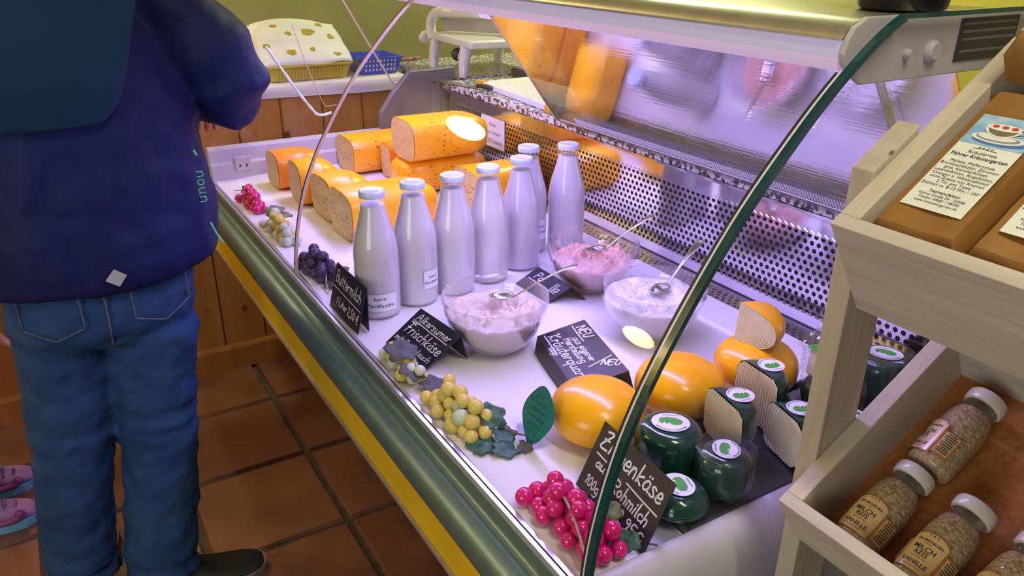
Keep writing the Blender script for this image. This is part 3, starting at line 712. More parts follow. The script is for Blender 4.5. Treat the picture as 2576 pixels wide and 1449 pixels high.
# ================================================================== milk bottles
DZ = 0.8415
BP = [(0.0, 0.0), (0.038, 0.0), (0.0435, 0.003), (0.0455, 0.010), (0.0455, 0.100), (0.0450, 0.112), (0.0455, 0.118), (0.0450, 0.135), (0.0425, 0.155), (0.0375, 0.175), (0.0315, 0.196), (0.0270, 0.213), (0.0245, 0.227), (0.0235, 0.236)]
def milk_bottle(loc, label):
    t = thing('milk_bottle', loc, label, 'bottle', 'milk bottles in a row')
    b = MB().lathe(BP+[(0.0245, 0.238), (0.0245, 0.242), (0.0230, 0.244), (0.0215, 0.250)], 40)
    build('glass_body', b, 'bottle_glass', t, smooth=True, world=False)
    mp = [(0.0, 0.0025), (0.036, 0.0025)]+[(max(r-0.0016, 0), z+0.001) for r, z in BP[2:-1]]+[(0.0222, 0.2295), (0.0, 0.2295)]
    build('milk', MB().lathe(mp, 40), 'milk', t, smooth=True, auto=60, world=False)
    lp = [(0.0, 0.2575), (0.018, 0.2570), (0.0215, 0.2580), (0.0240, 0.2575), (0.0255, 0.2555), (0.0258, 0.2480), (0.0252, 0.2445), (0.0235, 0.2445)]
    build('lid', MB().lathe(lp, 40), 'lid_white', t, smooth=True, auto=60, world=False)
    return t
spots = [(-1.371, 0.5235), (-1.386, 0.6155), (-1.393, 0.708), (-1.413, 0.804), (-1.438, 0.904), (-1.519, 0.975), (-1.492, 1.069)]
names = ['milk bottle with blue-white lid nearest the front glass, sign at its foot', 'second milk bottle from the front glass in the row',
         'third milk bottle from the front glass in the row', 'fourth milk bottle from the front glass in the row',
         'fifth milk bottle from the front glass, partly in front of another bottle', 'milk bottle half hidden behind the fifth one of the row',
         'milk bottle standing alone in front of the perforated panel, farthest from the glass']
b0 = milk_bottle((*spots[0], DZ), names[0])
bots = [b0]+[dup(b0, (x, y, DZ), rotz=i*0.7, label=names[i+1]) for i, (x, y) in enumerate(spots[1:])]
def bottle_label(t, az0, az1, z0, z1, lines):
    cx, cy, cz = t['_w']
    rz = t.rotation_euler.z
    def f(a, z, k=0.0462): return (k*cos(a-rz), k*sin(a-rz), z)
    b = MB().grid(lambda u, v: f(az0+(az1-az0)*u, z0+(z1-z0)*v), 10, 3)
    l = build('label', b, 'label_white', t, smooth=True, world=False)
    if lines:
        tb = MB(); mid = (az0+az1)/2
        for txt, sz, zz in lines:
            print_text(tb, txt, sz, 0, zz, lambda x, y: f(mid+x/0.0462, y, 0.0465))
        build('lettering', tb, 'ink', l, world=False)
bottle_label(bots[0], radians(-62), radians(26), 0.020, 0.056, [('keine', 0.0115, 0.043), ('Pfandflasche', 0.0115, 0.028)])
bottle_label(bots[1], radians(-5), radians(48), 0.040, 0.078, [('keine', 0.009, 0.062), ('Pfandflasche', 0.008, 0.05)])
bottle_label(bots[5], radians(-15), radians(45), 0.035, 0.085, [('keine', 0.009, 0.066), ('Pfandflasche', 0.008, 0.052)])

# ================================================================== cheese loaves
def rsec(w, h, n=40, e=3.6):
    out = []
    for k in range(n):
        t = 2*pi*k/n+pi/4/10
        c, s = cos(t), sin(t)
        r = (abs(c)**e+abs(s)**e)**(-1/e)
        out.append((w/2*c*r, h/2*s*r+h/2))
    return out
def loaf(label, c, yf, w, h, L, z, rind, cut, rot=0.0, e=3.6, cutback=False, group='cheese loaves', lean=0.0):
    """loaf lying along y; front (customer) end cut flat, back end rounded; whole loaves have cut=None"""
    t = thing('cheese_loaf', (c, yf, z), label, 'cheese', group)
    sec = rsec(w, h, e=e); rings = []
    rd = 0.07
    def ring(y, k, zz=0.0):
        return [(x*k, y, (q-h/2)*k+h/2) for x, q in sec]
    ys = []
    if cut is None:
        ys += [(rd*(1-cos(a)), 0.35+0.65*sin(a)) for a in [0.05, 0.3, 0.6, 0.9, 1.2, pi/2]]
        ys[0] = (0.0, 0.30)
    else:
        ys += [(0.0, 0.985), (0.0025, 1.0)]
    ys += [(rd+(L-2*rd)*i/5, 1.0) for i in range(1 if cut else 1, 5)]
    if cutback: ys += [(L-0.002, 1.0), (L, 0.985)]
    else: ys += [(L-rd*(1-cos(a)), 0.35+0.65*sin(a)) for a in [pi/2, 1.2, 0.9, 0.6, 0.3]]+[(L, 0.30)]
    wob = random.Random(hash(label) % 1000)
    ph = wob.uniform(0, 6)
    for y, k in ys:
        r = ring(y, k)
        r = [(x*(1+0.02*sin(ph+y*14)), y+lean*(q/h-0.5), q*(1+0.012*sin(ph+y*9+x*20))) for x, y, q in r]
        rings.append(r)
    b = MB().loft(rings, caps=True)
    r = build('rind', b, rind, t, smooth=True, auto=45, world=False)
    if cut:
        b = MB(); q = [(x*0.968, -0.0012+lean*(zz/h-0.5), (zz-h/2)*0.968+h/2) for x, zz in sec]
        b.add(q, [tuple(range(len(q)))])
        build('cut_face', b, cut, t, world=False)
    t.rotation_euler = (0, 0, rot)
    return t
loaf('small orange cheese piece at the far end beside the socket plate', -2.345, 0.585, 0.125, 0.108, 0.15, DZ, 'rind_orange', 'cut_grey', rot=0.02)
loaf('yellow cheese piece with plain pale cut face, second from the socket plate', -2.165, 0.598, 0.140, 0.118, 0.12, DZ, 'rind_plain', 'cut_grey', rot=-0.05)
loaf('yellow cheese piece with speckled pale cut face leaning on its neighbour', -1.998, 0.618, 0.156, 0.116, 0.13, DZ, 'rind', 'cut_spotted', rot=0.03)
loaf('long yellow cheese loaf with speckled cut face behind the nearest milk bottles', -1.828, 0.612, 0.164, 0.122, 0.255, DZ, 'rind_plain', 'cut_spotted', rot=0.02)
loaf('spice-speckled cheese loaf at the back corner of the far end', -2.405, 0.838, 0.160, 0.116, 0.30, DZ, 'rind', 'cut_spotted', rot=0.0)
loaf('narrow pale cheese end wedged between the stacked loaves', -2.276, 0.925, 0.07, 0.105, 0.10, DZ, 'rind_orange', 'cut_plain', rot=0.05, cutback=True)
loaf('whole rounded cheese loaf lying under the biggest loaf', -2.115, 0.885, 0.160, 0.104, 0.290, DZ, 'rind', None, rot=0.0)
loaf('biggest yellow cheese loaf resting on top of another loaf', -2.09, 0.905, 0.165, 0.118, 0.262, DZ+0.1035, 'rind', 'cut_plain', rot=0.0)
loaf('speckled cheese loaf in front of the perforated panel behind the milk bottles', -1.885, 1.00, 0.150, 0.112, 0.225, DZ, 'rind', 'cut_spotted', rot=0.0)
loaf('small pale cheese chunk behind the second milk bottle', -1.70, 0.80, 0.06, 0.055, 0.07, DZ, 'rind_orange', 'cut_plain', rot=0.1, cutback=True)

# ================================================================== bowls of spread
BO = [(0.0, 0.0), (0.036, 0.0), (0.047, 0.004), (0.062, 0.016), (0.077, 0.034), (0.088, 0.054), (0.0945, 0.072), (0.0965, 0.080), (0.0985, 0.083), (0.0990, 0.105), (0.0985, 0.107),
      (0.0965, 0.1065), (0.0955, 0.085), (0.0925, 0.072), (0.085, 0.054), (0.074, 0.036), (0.059, 0.019), (0.044, 0.008), (0.0, 0.006)]
def bowl_r(z):
    pr = BO[-8:][::-1]
    for (r0, z0), (r1, z1) in zip(pr, pr[1:]):
        if z0 <= z <= z1: return r0+(r1-r0)*(z-z0)/max(z1-z0, 1e-6)
    return 0.0955
def spread_bowl(loc, label, food, zf, amp, fr, hole, spoon, seed, dir_, slab):
    t = thing('glass_bowl', loc, label, 'bowl', 'glass bowls of spread')
    build('bowl', MB().lathe(BO, 56), 'bowl_glass', t, smooth=True, auto=70, world=False)
    b = MB(); nr, ns = 26, 64; rm = bowl_r(zf)-0.0012
    def top(r, a):
        x, y = r*cos(a), r*sin(a)
        z = zf+amp*noise.fractal(Vector((x*fr+seed, y*fr, seed)), 0.8, 2.1, 4)
        z += amp*0.5*abs(noise.noise(Vector((x*fr*2.6, y*fr*2.6+seed, 3))))
        d = sqrt((x-hole[0])**2+(y-hole[1])**2)
        z -= hole[3]*math.exp(-(d/hole[2])**2)
        k = min(1.0, (1-r/rm)*5+0.15)
        return min(zf+(z-zf)*k, 0.103)
    vs = [(0, 0, top(0, 0))]; fs = []
    for i in range(1, nr+1):
        for k in range(ns):
            r = rm*i/nr; a = 2*pi*k/ns; vs.append((r*cos(a), r*sin(a), top(r, a)))
    for k in range(ns): fs.append((0, 1+k, 1+(k+1) % ns))
    for i in range(nr-1):
        for k in range(ns): fs.append((1+i*ns+k, 1+(i+1)*ns+k, 1+(i+1)*ns+(k+1) % ns, 1+i*ns+(k+1) % ns))
    zz = zf; o = 1+(nr-1)*ns; prev = list(range(o, o+ns)); 
    for j in range(1, 9):
        z = zf-(zf-0.008)*j/8; r = bowl_r(z)-0.0012
        base = len(vs)
        for k in range(ns): a = 2*pi*k/ns; vs.append((r*cos(a), r*sin(a), z))
        cur = list(range(base, base+ns))
        for k in range(ns): fs.append((prev[k], cur[k], cur[(k+1) % ns], prev[(k+1) % ns]))
        prev = cur
    fs.append(tuple(prev))
    b.add(vs, fs)
    build('spread', b, food, t, smooth=True, world=False)
    # spoon stands in the bowl: its own thing
    p0, p1 = Vector(spoon[0]), Vector(spoon[1])
    s = thing('serving_spoon', tuple(Vector(loc)+Vector((p0.x, p0.y, 0.06))), slab, 'spoon', 'serving spoons')
    off = Vector((p0.x, p0.y, 0.06))
    d = (p1-p0); side = d.cross(Vector((0, 0, 1))).normalized(); up = side.cross(d).normalized()
    hb = MB(); rings = []
    for i, (tt, wd, th, lift) in enumerate([(0.0, 0.004, 0.0016, 0), (0.12, 0.0032, 0.0016, 0.001), (0.35, 0.003, 0.0015, 0.004), (0.6, 0.0048, 0.0014, 0.006), (0.8, 0.0078, 0.0013, 0.006), (0.92, 0.0092, 0.0012, 0.004), (0.985, 0.0072, 0.0011, 0.0025), (1.0, 0.003, 0.0008, 0.002)]):
        c = p0+d*tt+up*lift-off
        rings.append([c+side*(wd*cos(a*pi/5))+up*(th*sin(a*pi/5)) for a in range(10)])
    build('handle', MB().loft(rings), 'steel', s, smooth=True, auto=60, world=False)
    bb = MB(); bd = Vector((-d.x, -d.y, -0.010)).normalized(); sd = bd.cross(Vector((0, 0, 1))).normalized()
    def bf(u, v):
        a = u*2*pi; r = v
        q = p0-off+bd*(0.022+0.024*r*cos(a))+sd*(0.016*r*sin(a)*(1-0.15*cos(a)))
        return q+Vector((0, 0, 0.004-0.008*(1-r*r)))
    bb.grid(bf, 24, 6)
    o = build('spoon_bowl', bb, 'steel', s, smooth=True, world=False); so = o.modifiers.new('t', 'SOLIDIFY'); so.thickness = 0.001
    return t
spread_bowl((-1.12, 0.652, DZ), 'glass bowl of pale chive cream cheese beside the milk bottles', 'cream_pale', 0.074, 0.026, 34, (-0.035, 0.012, 0.045, 0.030),
            ((-0.012, 0.045, 0.086), (0.066, 0.135, 0.158)), 2.0, 0, 'steel spoon standing in the pale chive cream cheese')
spread_bowl((-1.25, 0.972, DZ), 'glass bowl of pink salmon-coloured spread near the perforated panel', 'cream_pink', 0.066, 0.032, 38, (-0.02, 0.02, 0.03, 0.022),
            ((0.010, 0.025, 0.088), (0.054, 0.120, 0.160)), 9.0, 0, 'steel spoon standing in the pink spread')
spread_bowl((-1.01, 0.935, DZ), 'glass bowl of white herb quark nearest the shelf stand', 'cream_herb', 0.080, 0.014, 24, (0.03, 0.0, 0.03, 0.004),
            ((-0.010, 0.040, 0.090), (-0.046, 0.160, 0.148)), 5.0, 0, 'steel spoon standing in the white herb quark')

# ================================================================== chalkboard price signs
def frame4(TL, TR, BR, BL):
    TL, TR, BR, BL = map(Vector, (TL, TR, BR, BL)); u = (TR-TL); v = (TL-BL)
    W, H = u.length, v.length
    n = u.cross(v).normalized()
    return TL, u/W, v/H, n, W, H
def chalk_sign(label, TL, TR, BR, BL, items, back=None, flange=None, foot=None, name='price_sign'):
    """items: (text, cap height, x, y from the top-left corner, stroke width[, rotation]) ; lines: ('-', x0, y0, x1, y1, width)"""
    BR = Vector(TR)+(Vector(BL)-Vector(TL))
    o, u, v, n, W, H = frame4(TL, TR, BR, BL)
    base = (Vector(BL)+Vector(BR))/2; loc = (base.x, base.y, DZ)
    t = thing(name, loc, label, 'sign', 'chalkboard price signs')
    def slab(a, b, c, d, th, nn):
        m = MB(); a, b, c, d = map(Vector, (a, b, c, d)); m.hexa([d-nn*th, c-nn*th, b-nn*th, a-nn*th, d, c, b, a]); return m
    build('board', slab(TL, TR, BR, BL, 0.0014, n), 'chalkboard', t)
    if back:
        a, b = map(Vector, back); nn = (Vector(TR)-Vector(TL)).cross(Vector(TL)-a).normalized()
        build('back_leg', slab(TL, TR, b, a, 0.0014, nn), 'chalkboard', t)
    if flange:
        a, b = map(Vector, flange); nn = (Vector(BR)-Vector(BL)).cross(Vector(BL)-a).normalized()
        build('front_leg', slab(BL, BR, b, a, 0.0014, nn), 'chalkboard', t)
    if foot:
        build('clear_foot', foot, 'clear_plastic', t)
    cb = MB()
    f0 = lambda x, y: o+u*x-v*(-y)+n*0.0004
    for it in items:
        if it[0] == '-':
            ribbon(cb, [(it[1], -it[2]), ((it[1]+it[3])/2, -(it[2]+it[4])/2-0.0004), (it[3], -it[4])], it[5], f0)
            continue
        st, wd = hand_strokes(it[0], it[1])
        ca, sa = cos(it[5] if len(it) > 5 else 0), sin(it[5] if len(it) > 5 else 0)
        kx = it[6]/wd if len(it) > 6 else 1.0
        for ln in st:
            ribbon(cb, [(it[2]+(x*kx*ca-y*sa), -it[3]+(x*kx*sa+y*ca)) for x, y in ln], it[4], f0)
    build('chalk_lettering', cb, 'chalk', t, recalc=False)
    return t
chalk_sign('chalkboard sign reading Buttermilch at the foot of the front milk bottle',
    (-1.452, 0.470, 0.932), (-1.297, 0.472, 0.932), (-1.292, 0.444, DZ), (-1.448, 0.444, DZ),
    [('Buttermilch', 0.026, 0.008, 0.036, 0.0026, -0.02, 0.135), ('-', 0.004, 0.047, 0.150, 0.052, 0.0020), ('1 Liter', 0.016, 0.030, 0.076, 0.0022, -0.03, 0.055), ('2,50 €', 0.020, 0.090, 0.078, 0.0024, -0.03, 0.055)],
    back=((-1.450, 0.4695, DZ), (-1.296, 0.4695, DZ)))
chalk_sign('chalkboard sign reading Alkersumer Frischkäse in front of the pale spread bowl',
    (-1.218, 0.546, 0.904), (-1.083, 0.560, 0.904), (-1.100, 0.496, DZ), (-1.237, 0.480, DZ),
    [('Alkersumer', 0.016, 0.012, 0.021, 0.0019, -0.03, 0.115), ('-', 0.010, 0.0245, 0.128, 0.029, 0.0017), ('Frischkäse', 0.023, 0.010, 0.052, 0.0024, -0.04, 0.122), ('-', 0.010, 0.029, 0.036, 0.026, 0.0018),
     ('mit Porkelauch', 0.013, 0.006, 0.074, 0.0019, -0.03, 0.122)],
    back=((-1.236, 0.572, DZ), (-1.104, 0.583, DZ)))
TL3, TR3 = Vector((-1.023, 0.782, 0.905)), Vector((-0.836, 0.734, 0.905)); BL3, BR3 = Vector((-1.056, 0.703, 0.877)), Vector((-0.869, 0.655, 0.877))
chalk_sign('chalkboard sign reading NEU Kräuterquark behind the front yellow cheese ball', TL3, TR3, BR3, BL3,
    [('NEU', 0.017, 0.016, 0.021, 0.0027, 0, 0.045), ('-', 0.008, 0.0255, 0.066, 0.0265, 0.0022), ('aus eigener', 0.013, 0.046, 0.040, 0.0020, 0, 0.088), ('Herstellung', 0.014, 0.040, 0.0545, 0.0022, 0, 0.09),
     ('Kräuterquark', 0.020, 0.012, 0.0745, 0.0026, 0, 0.165), ('-', 0.008, 0.079, 0.078, 0.079, 0.0022), ('100gr.', 0.010, 0.050, 0.0865, 0.0018, 0, 0.035),
     ('-', 0.136, 0.004, 0.146, 0.048, 0.0026), ('NEU', 0.015, 0.150, 0.030, 0.0026, 0.9, 0.034)],
    back=((-1.016, 0.800, DZ), (-0.829, 0.752, DZ)), flange=((-1.058, 0.699, DZ), (-0.871, 0.651, DZ)))
chalk_sign('chalkboard sign mostly hidden behind the pale spread bowl',
    (-1.330, 0.882, 0.878), (-1.205, 0.884, 0.878), (-1.225, 0.842, DZ), (-1.350, 0.838, DZ),
    [('Pa', 0.020, 0.020, 0.026, 0.0024, 0, 0.03), ('-', 0.010, 0.032, 0.110, 0.034, 0.0020), ('lla', 0.020, 0.086, 0.030, 0.0024, 0, 0.028)],
    back=((-1.328, 0.918, DZ), (-1.200, 0.920, DZ)))
ft = MB().hexa([(-0.600, 0.534, DZ), (-0.548, 0.530, DZ), (-0.552, 0.600, DZ), (-0.604, 0.604, DZ), (-0.600, 0.534, DZ+0.002), (-0.548, 0.530, DZ+0.002), (-0.552, 0.600, DZ+0.002), (-0.604, 0.604, DZ+0.002)])
chalk_sign('chalkboard sign reading Ziegenkäse beside the green cheeses',
    (-0.716, 0.594, 0.926), (-0.560, 0.584, 0.926), (-0.553, 0.530, DZ+0.003), (-0.707, 0.541, DZ+0.003),
    [('Ziegenkäse', 0.026, 0.010, 0.031, 0.0030, -0.03, 0.138), ('-', 0.012, 0.041, 0.040, 0.042, 0.0022), ('-', 0.084, 0.044, 0.150, 0.048, 0.0022), ('aus', 0.014, 0.018, 0.057, 0.0025, -0.03, 0.030), ('Rohmilch', 0.019, 0.062, 0.066, 0.0025, -0.05, 0.080),
     ('100gr.', 0.015, 0.012, 0.085, 0.0022, -0.05, 0.045), ('2,95€', 0.018, 0.088, 0.090, 0.0025, -0.08, 0.054)], foot=ft)

# green leaf-shaped tag in a clear clip
t = thing('leaf_tag', (-0.822, 0.545, DZ), 'dark teal leaf-shaped tag in a clear holder beside the front yellow cheese', 'tag')
lp = [(0, 0), (0.016, 0.010), (0.030, 0.030), (0.040, 0.052), (0.038, 0.072), (0.020, 0.092), (0.004, 0.098), (-0.010, 0.088), (-0.026, 0.064), (-0.030, 0.042), (-0.020, 0.020), (-0.008, 0.004)]
lp = [(p.x, p.y) for p in smoothpath([(a, c, 0) for a, c in lp]+[(0, 0, 0)], 3)][:-1]
lu = Vector((0.96, 0.10, 0.0)); lv = Vector((-0.02, 0.24, 0.97)).normalized(); ln = lu.cross(lv).normalized()
o3 = Vector((-0.822, 0.536, DZ+0.002))
n = len(lp); b = MB().add([o3+lu*a+lv*c for a, c in lp]+[o3+lu*a+lv*c-ln*0.0012 for a, c in lp], [tuple(range(n)), tuple(range(n, 2*n))]+[(i, (i+1) % n, n+(i+1) % n, n+i) for i in range(n)])
build('leaf_card', b, 'tag_teal', t)
tb = MB(); rt = random.Random(4)
for i, (wd, zz) in enumerate([(0.024, 0.080), (0.040, 0.069), (0.046, 0.057), (0.044, 0.045), (0.034, 0.033), (0.020, 0.021)]):
    x = -wd/2+0.004+zz*0.03; line = []
    k = 0
    while x < wd/2: line.append((x, zz+(0.003 if k % 2 else -0.002)+rt.uniform(-.0015, .0015))); x += rt.uniform(.0018, .0034); k += 1
    if len(line) > 1: ribbon(tb, line, 0.0011, lambda x, y: o3+lu*x+lv*y+ln*0.0004)
build('handwriting', tb, 'ink', t, recalc=False)
b = MB().box((-0.838, 0.530, DZ), (-0.806, 0.574, DZ+0.0015)); b.box((-0.842, 0.528, DZ), (-0.836, 0.536, DZ+0.030)); build('clear_holder', b, 'clear_plastic', t)

# paper notice fixed to the perforated panel
t = thing('paper_notice', (-2.15, 1.2465, 0.925), 'white printed paper notice fixed to the perforated back panel', 'notice')
N0 = Vector((-2.232, 1.2478, 1.016)); nu = Vector((1, 0, 0)); 
b = MB().box((-2.232, 1.2462, 0.925), (-2.085, 1.2472, 1.020)); build('sheet', b, 'paper_plain', t)
tb = MB(); fz = lambda x, y: Vector((-2.158+x, 1.2459, y))
print_text(tb, 'Rinde', 0.017, 0, 0.992, fz); print_text(tb, 'zum Verzehr', 0.017, 0.004, 0.966, fz); print_text(tb, 'NICHT geeignet.', 0.016, 0.006, 0.940, fz)
tb.box((-2.222, 1.2458, 0.9365), (-2.165, 1.2461, 0.9378))
build('print', tb, 'ink', t, recalc=False)

# ================================================================== yellow balls and wedge
def cheese_ball(loc, r, h, label):
    b = MB(); prof = []
    for i in range(19):
        a = -pi/2+pi*i/18
        rr_ = r*abs(cos(a))**0.85; zz = h/2*(1 if a > 0 else 0.92)*math.copysign(abs(sin(a))**0.9, a)
        prof.append((rr_, zz+h*0.46))
    prof[0] = (0, prof[0][1]); prof[-1] = (0, prof[-1][1])
    b.lathe(prof, 40)
    b.xf(lambda p: p+Vector((loc[0], loc[1], loc[2])))
    o = build('cheese_ball', b, 'wax_yellow', smooth=True)
    return tag(o, label, 'cheese', 'yellow waxed cheese balls')
cheese_ball((-0.793, 0.640, DZ), 0.072, 0.092, 'shiny yellow cheese ball in front, beside the teal leaf tag')
cheese_ball((-0.783, 0.798, DZ), 0.072, 0.094, 'shiny yellow cheese ball in the middle of the three')
cheese_ball((-0.768, 0.955, DZ), 0.070, 0.094, 'shiny yellow cheese ball carrying a cut wedge')
# quarter wedge standing on the third ball
t = thing('cheese_wedge', (-0.770, 0.955, DZ+0.094), 'cut yellow cheese wedge with ridged pale face on top of a yellow ball', 'cheese')
def wedge(t, loc, r, h, a0, a1, rind, cut, tilt=None, ridges=True, ez=0.8):
    """sector of a flattened ball between the two angles; the two faces are cut"""
    b = MB(); ns, nz = 16, 12
    def P(a, k, q):   # k radial 0..1 on the surface profile, q 0..1 profile position
        al = -pi/2+pi*q
        rr_ = r*abs(cos(al))**0.85; zz = h/2*math.copysign(abs(sin(al))**0.9, al)+h/2
        return Vector((rr_*k*cos(a), rr_*k*sin(a), zz))
    Mx = Matrix.Translation(loc) @ (tilt or Matrix.Identity(4))
    b.grid(lambda u, v: Mx @ P(a0+(a1-a0)*u, 1, v), ns, nz)
    build('rind', b, rind, t, smooth=True)
    for a, sgn in ((a0, 1), (a1, -1)):
        c = MB(); nr = 60
        nrm = Vector((sin(a), -cos(a), 0))*sgn
        vs = []; fs = []
        for j in range(nz+1):
            for i in range(nr+1):
                q = P(a, 0.985, 0.02+0.96*j/nz); x = Vector((q.x*i/nr, q.y*i/nr, q.z))
                rad = Vector((q.x, q.y, 0)).length*i/nr
                x = x+nrm*(0.0008*sin(rad*1150) if ridges else 0)
                vs.append(Mx @ x)
        for j in range(nz):
            for i in range(nr): fs.append((j*(nr+1)+i, j*(nr+1)+i+1, (j+1)*(nr+1)+i+1, (j+1)*(nr+1)+i))
        c.add(vs, fs); build('cut_face', c, cut, t, smooth=True)
wedge(t, Vector((-0.800, 0.930, DZ+0.084)), 0.078, 0.072, radians(6), radians(74), 'wax_yellow', 'goat_cut', Matrix.Rotation(radians(3), 4, 'Y'))

# ================================================================== green waxed goat cheeses
GR = 0.047
def green_prof(r, h):
    e = 0.020; out = [(0, 0), (r-e, 0)]
    out += [(r-e+e*sin(a*pi/12), e-e*cos(a*pi/12)) for a in range(1, 6)]
    out += [(r, e), (r+0.001, h/2), (r, h-e)]
    out += [(r-e+e*cos(a*pi/12), h-e+e*sin(a*pi/12)*1.0) for a in range(1, 6)]
    out += [(r-e, h), (r*0.3, h+0.0012), (0, h+0.0015)]
    return out
def round_label(t, f, R0, par=None):
    """white oval label with a green patch, a goat-like mark is left as a plain white notch; f maps (x,y) to 3D on the cheese"""
    n = 36
    l = build('label', MB().add([f(R0*cos(2*pi*k/n), R0*0.86*sin(2*pi*k/n), 0.0) for k in range(n)], [tuple(range(n))]), 'label_white', t)
    gp = [(-0.62, 0.05), (-0.55, 0.32), (-0.2, 0.44), (0.3, 0.40), (0.62, 0.18), (0.58, -0.12), (0.30, -0.26), (0.05, -0.22), (-0.05, -0.05), (-0.22, -0.20), (-0.30, 0.0), (-0.48, -0.18)]
    build('green_print', MB().add([f(R0*a, R0*c, 0.0003) for a, c in gp], [tuple(range(len(gp)))]), 'label_green', l)
    b = MB()
    for k in range(40):
        a = -2.6+k*0.055
        if k % 5 == 4: continue
        ribbon(b, [(R0*0.80*cos(a), R0*0.70*sin(a)), (R0*0.90*cos(a), R0*0.78*sin(a))], R0*0.03, lambda x, y: f(x, y, 0.0004))
    for k in range(14):
        x = -0.4+k*0.06
        ribbon(b, [(R0*x, R0*0.60), (R0*(x+0.02), R0*0.68)], R0*0.03, lambda x, y: f(x, y, 0.0004))
    for k in range(6):
        x = -0.28+k*0.14
        ribbon(b, [(R0*x, R0*0.16), (R0*(x+0.05), R0*0.27), (R0*(x+0.1), R0*0.17)], R0*0.035, lambda x, y: f(x, y, 0.0006))
    build('label_print', b, 'ink_grey', l, recalc=False)
def green_wheel(loc, h, az, label, tilt=(0, 0), film=False, r=GR):
    t = thing('goat_cheese', loc, label, 'cheese', 'green waxed goat cheeses')
    Mx = Matrix.Translation(Vector(loc)) @ Matrix.Rotation(tilt[0], 4, 'X') @ Matrix.Rotation(tilt[1], 4, 'Y')
    b = MB().lathe(green_prof(r, h), 40); b.xf(lambda p: Mx @ (p+Vector((0.0012*sin(p.z*90), 0, 0))))
    build('wax_body', b, 'wax_green', t, smooth=True)
    ca, sa = cos(az), sin(az)
    round_label(t, lambda x, y, k: Mx @ Vector((x*ca-y*sa, x*sa+y*ca, h+0.0021+k)), min(0.027, (r-0.020)+0.004 if r < 0.043 else 0.027))
    if film:
        fb = MB()
        def ff(u, v):
            a = u*2*pi; q = v
            rr_ = (r+0.0035)*(1-0.62*max(0, (q-0.75)/0.25)**2); z = h*1.03*min(1, q/0.75)+0.004*max(0, q-0.75)
            rr_ += 0.0016*noise.noise(Vector((a*3, q*8, loc[0]*50)))
            return Mx @ Vector((rr_*cos(a), rr_*sin(a), z))
        fb.grid(ff, 44, 18); build('cling_film', fb, 'film', t, smooth=True)
    return t
def green_half(loc, h, face, label, r=GR, tilt=(0, 0)):
    """half wheel; face = direction (angle) the flat cut side looks to"""
    t = thing('goat_cheese', loc, label, 'cheese', 'green waxed goat cheeses')
    Mx = Matrix.Translation(Vector(loc)) @ Matrix.Rotation(tilt[0], 4, 'X') @ Matrix.Rotation(tilt[1], 4, 'Y') @ Matrix.Rotation(face, 4, 'Z')
    pr = green_prof(r, h); n = len(pr); seg = 22
    b = MB(); b.add([Mx @ Vector((q*cos(pi/2+pi*k/seg), q*sin(pi/2+pi*k/seg), z)) for k in range(seg+1) for q, z in pr],
                    [(k*n+i, (k+1)*n+i, (k+1)*n+i+1, k*n+i+1) for k in range(seg) for i in range(n-1)])
    build('wax_body', b, 'wax_green', t, smooth=True)
    c = MB(); full = [(q, z) for q, z in pr]+[(-q, z) for q, z in pr[::-1]]
    ny, nz2 = 34, 10
    def cf(u, v):
        z = 0.0015+(h-0.003)*v
        wd = r
        for (q0, z0), (q1, z1) in zip(pr[1:], pr[2:]):
            if min(z0, z1) <= z <= max(z0, z1) and abs(z1-z0) > 1e-6: wd = q0+(q1-q0)*(z-z0)/(z1-z0)
        y = (u*2-1)*(wd-0.001)
        return Mx @ Vector((0.0009+0.0008*sin(y*1150), y, z))
    c.grid(cf, 120, nz2); build('cut_face', c, 'goat_cut', t, smooth=True)
    rl = 0.024
    n2 = 24
    ra = lambda x, y, k: Mx @ Vector((-0.024+x*0.85, y*0.95, h+0.0021+k))
    round_label(t, ra, rl)
    return t
TZ = DZ+0.006       # tops of the black tray floor
tr = thing('black_tray', (-0.620, 0.82, DZ-0.001), 'shallow black plastic tray under the green cheeses', 'tray')
b = MB().box((-0.725, 0.610, DZ-0.001), (-0.556, 1.165, DZ+0.004)); build('tray_floor', b, 'tray_black', tr)
b = MB(); rim = [(-0.728, 0.607), (-0.553, 0.607), (-0.553, 1.168), (-0.728, 1.168)]
for (xa, ya), (xb, yb2) in zip(rim, rim[1:]+rim[:1]):
    b.box((min(xa, xb)-0.002, min(ya, yb2)-0.002, DZ-0.001), (max(xa, xb)+0.002, max(ya, yb2)+0.002, DZ+0.012))
build('tray_rim', b, 'tray_black', tr, bevel=0.001)
green_wheel((-0.672, 0.676, TZ), 0.072, 0.9, 'whole green cheese wheel with round label beside the Ziegenkäse sign')
green_wheel((-0.592, 0.622, TZ), 0.040, -0.3, 'low green cheese wheel in the front corner behind the Ziegenkäse sign', r=0.040)
green_wheel((-0.592, 0.704, TZ), 0.066, 2.4, 'film-wrapped green cheese wheel in front of the halved one', film=True, r=0.038)
green_half((-0.657, 0.765, TZ+0.012), 0.080, radians(-102), 'tall halved green cheese showing its ridged cut face in the middle')
green_half((-0.690, 0.868, TZ), 0.094, radians(-96), 'halved green cheese at the back beside the yellow balls', r=0.046)
green_half((-0.603, 0.832, TZ), 0.078, radians(-104), 'halved green cheese with ridged face next to the shelf post', r=0.042)
green_wheel((-0.652, 1.005, TZ), 0.050, 1.2, 'green cheese wheel under the film-wrapped block', film=True)
green_wheel((-0.595, 0.898, TZ), 0.058, 0.4, 'green cheese wheel half hidden by the shelf post', r=0.034)
green_wheel((-0.640, 1.112, TZ), 0.076, 0.6, 'green cheese wheel seen between shelf post and lower tray', film=True)
green_wheel((-0.578, 0.962, TZ), 0.044, 0.6, 'low green cheese wheel seen just left of the lower tray edge', r=0.030)
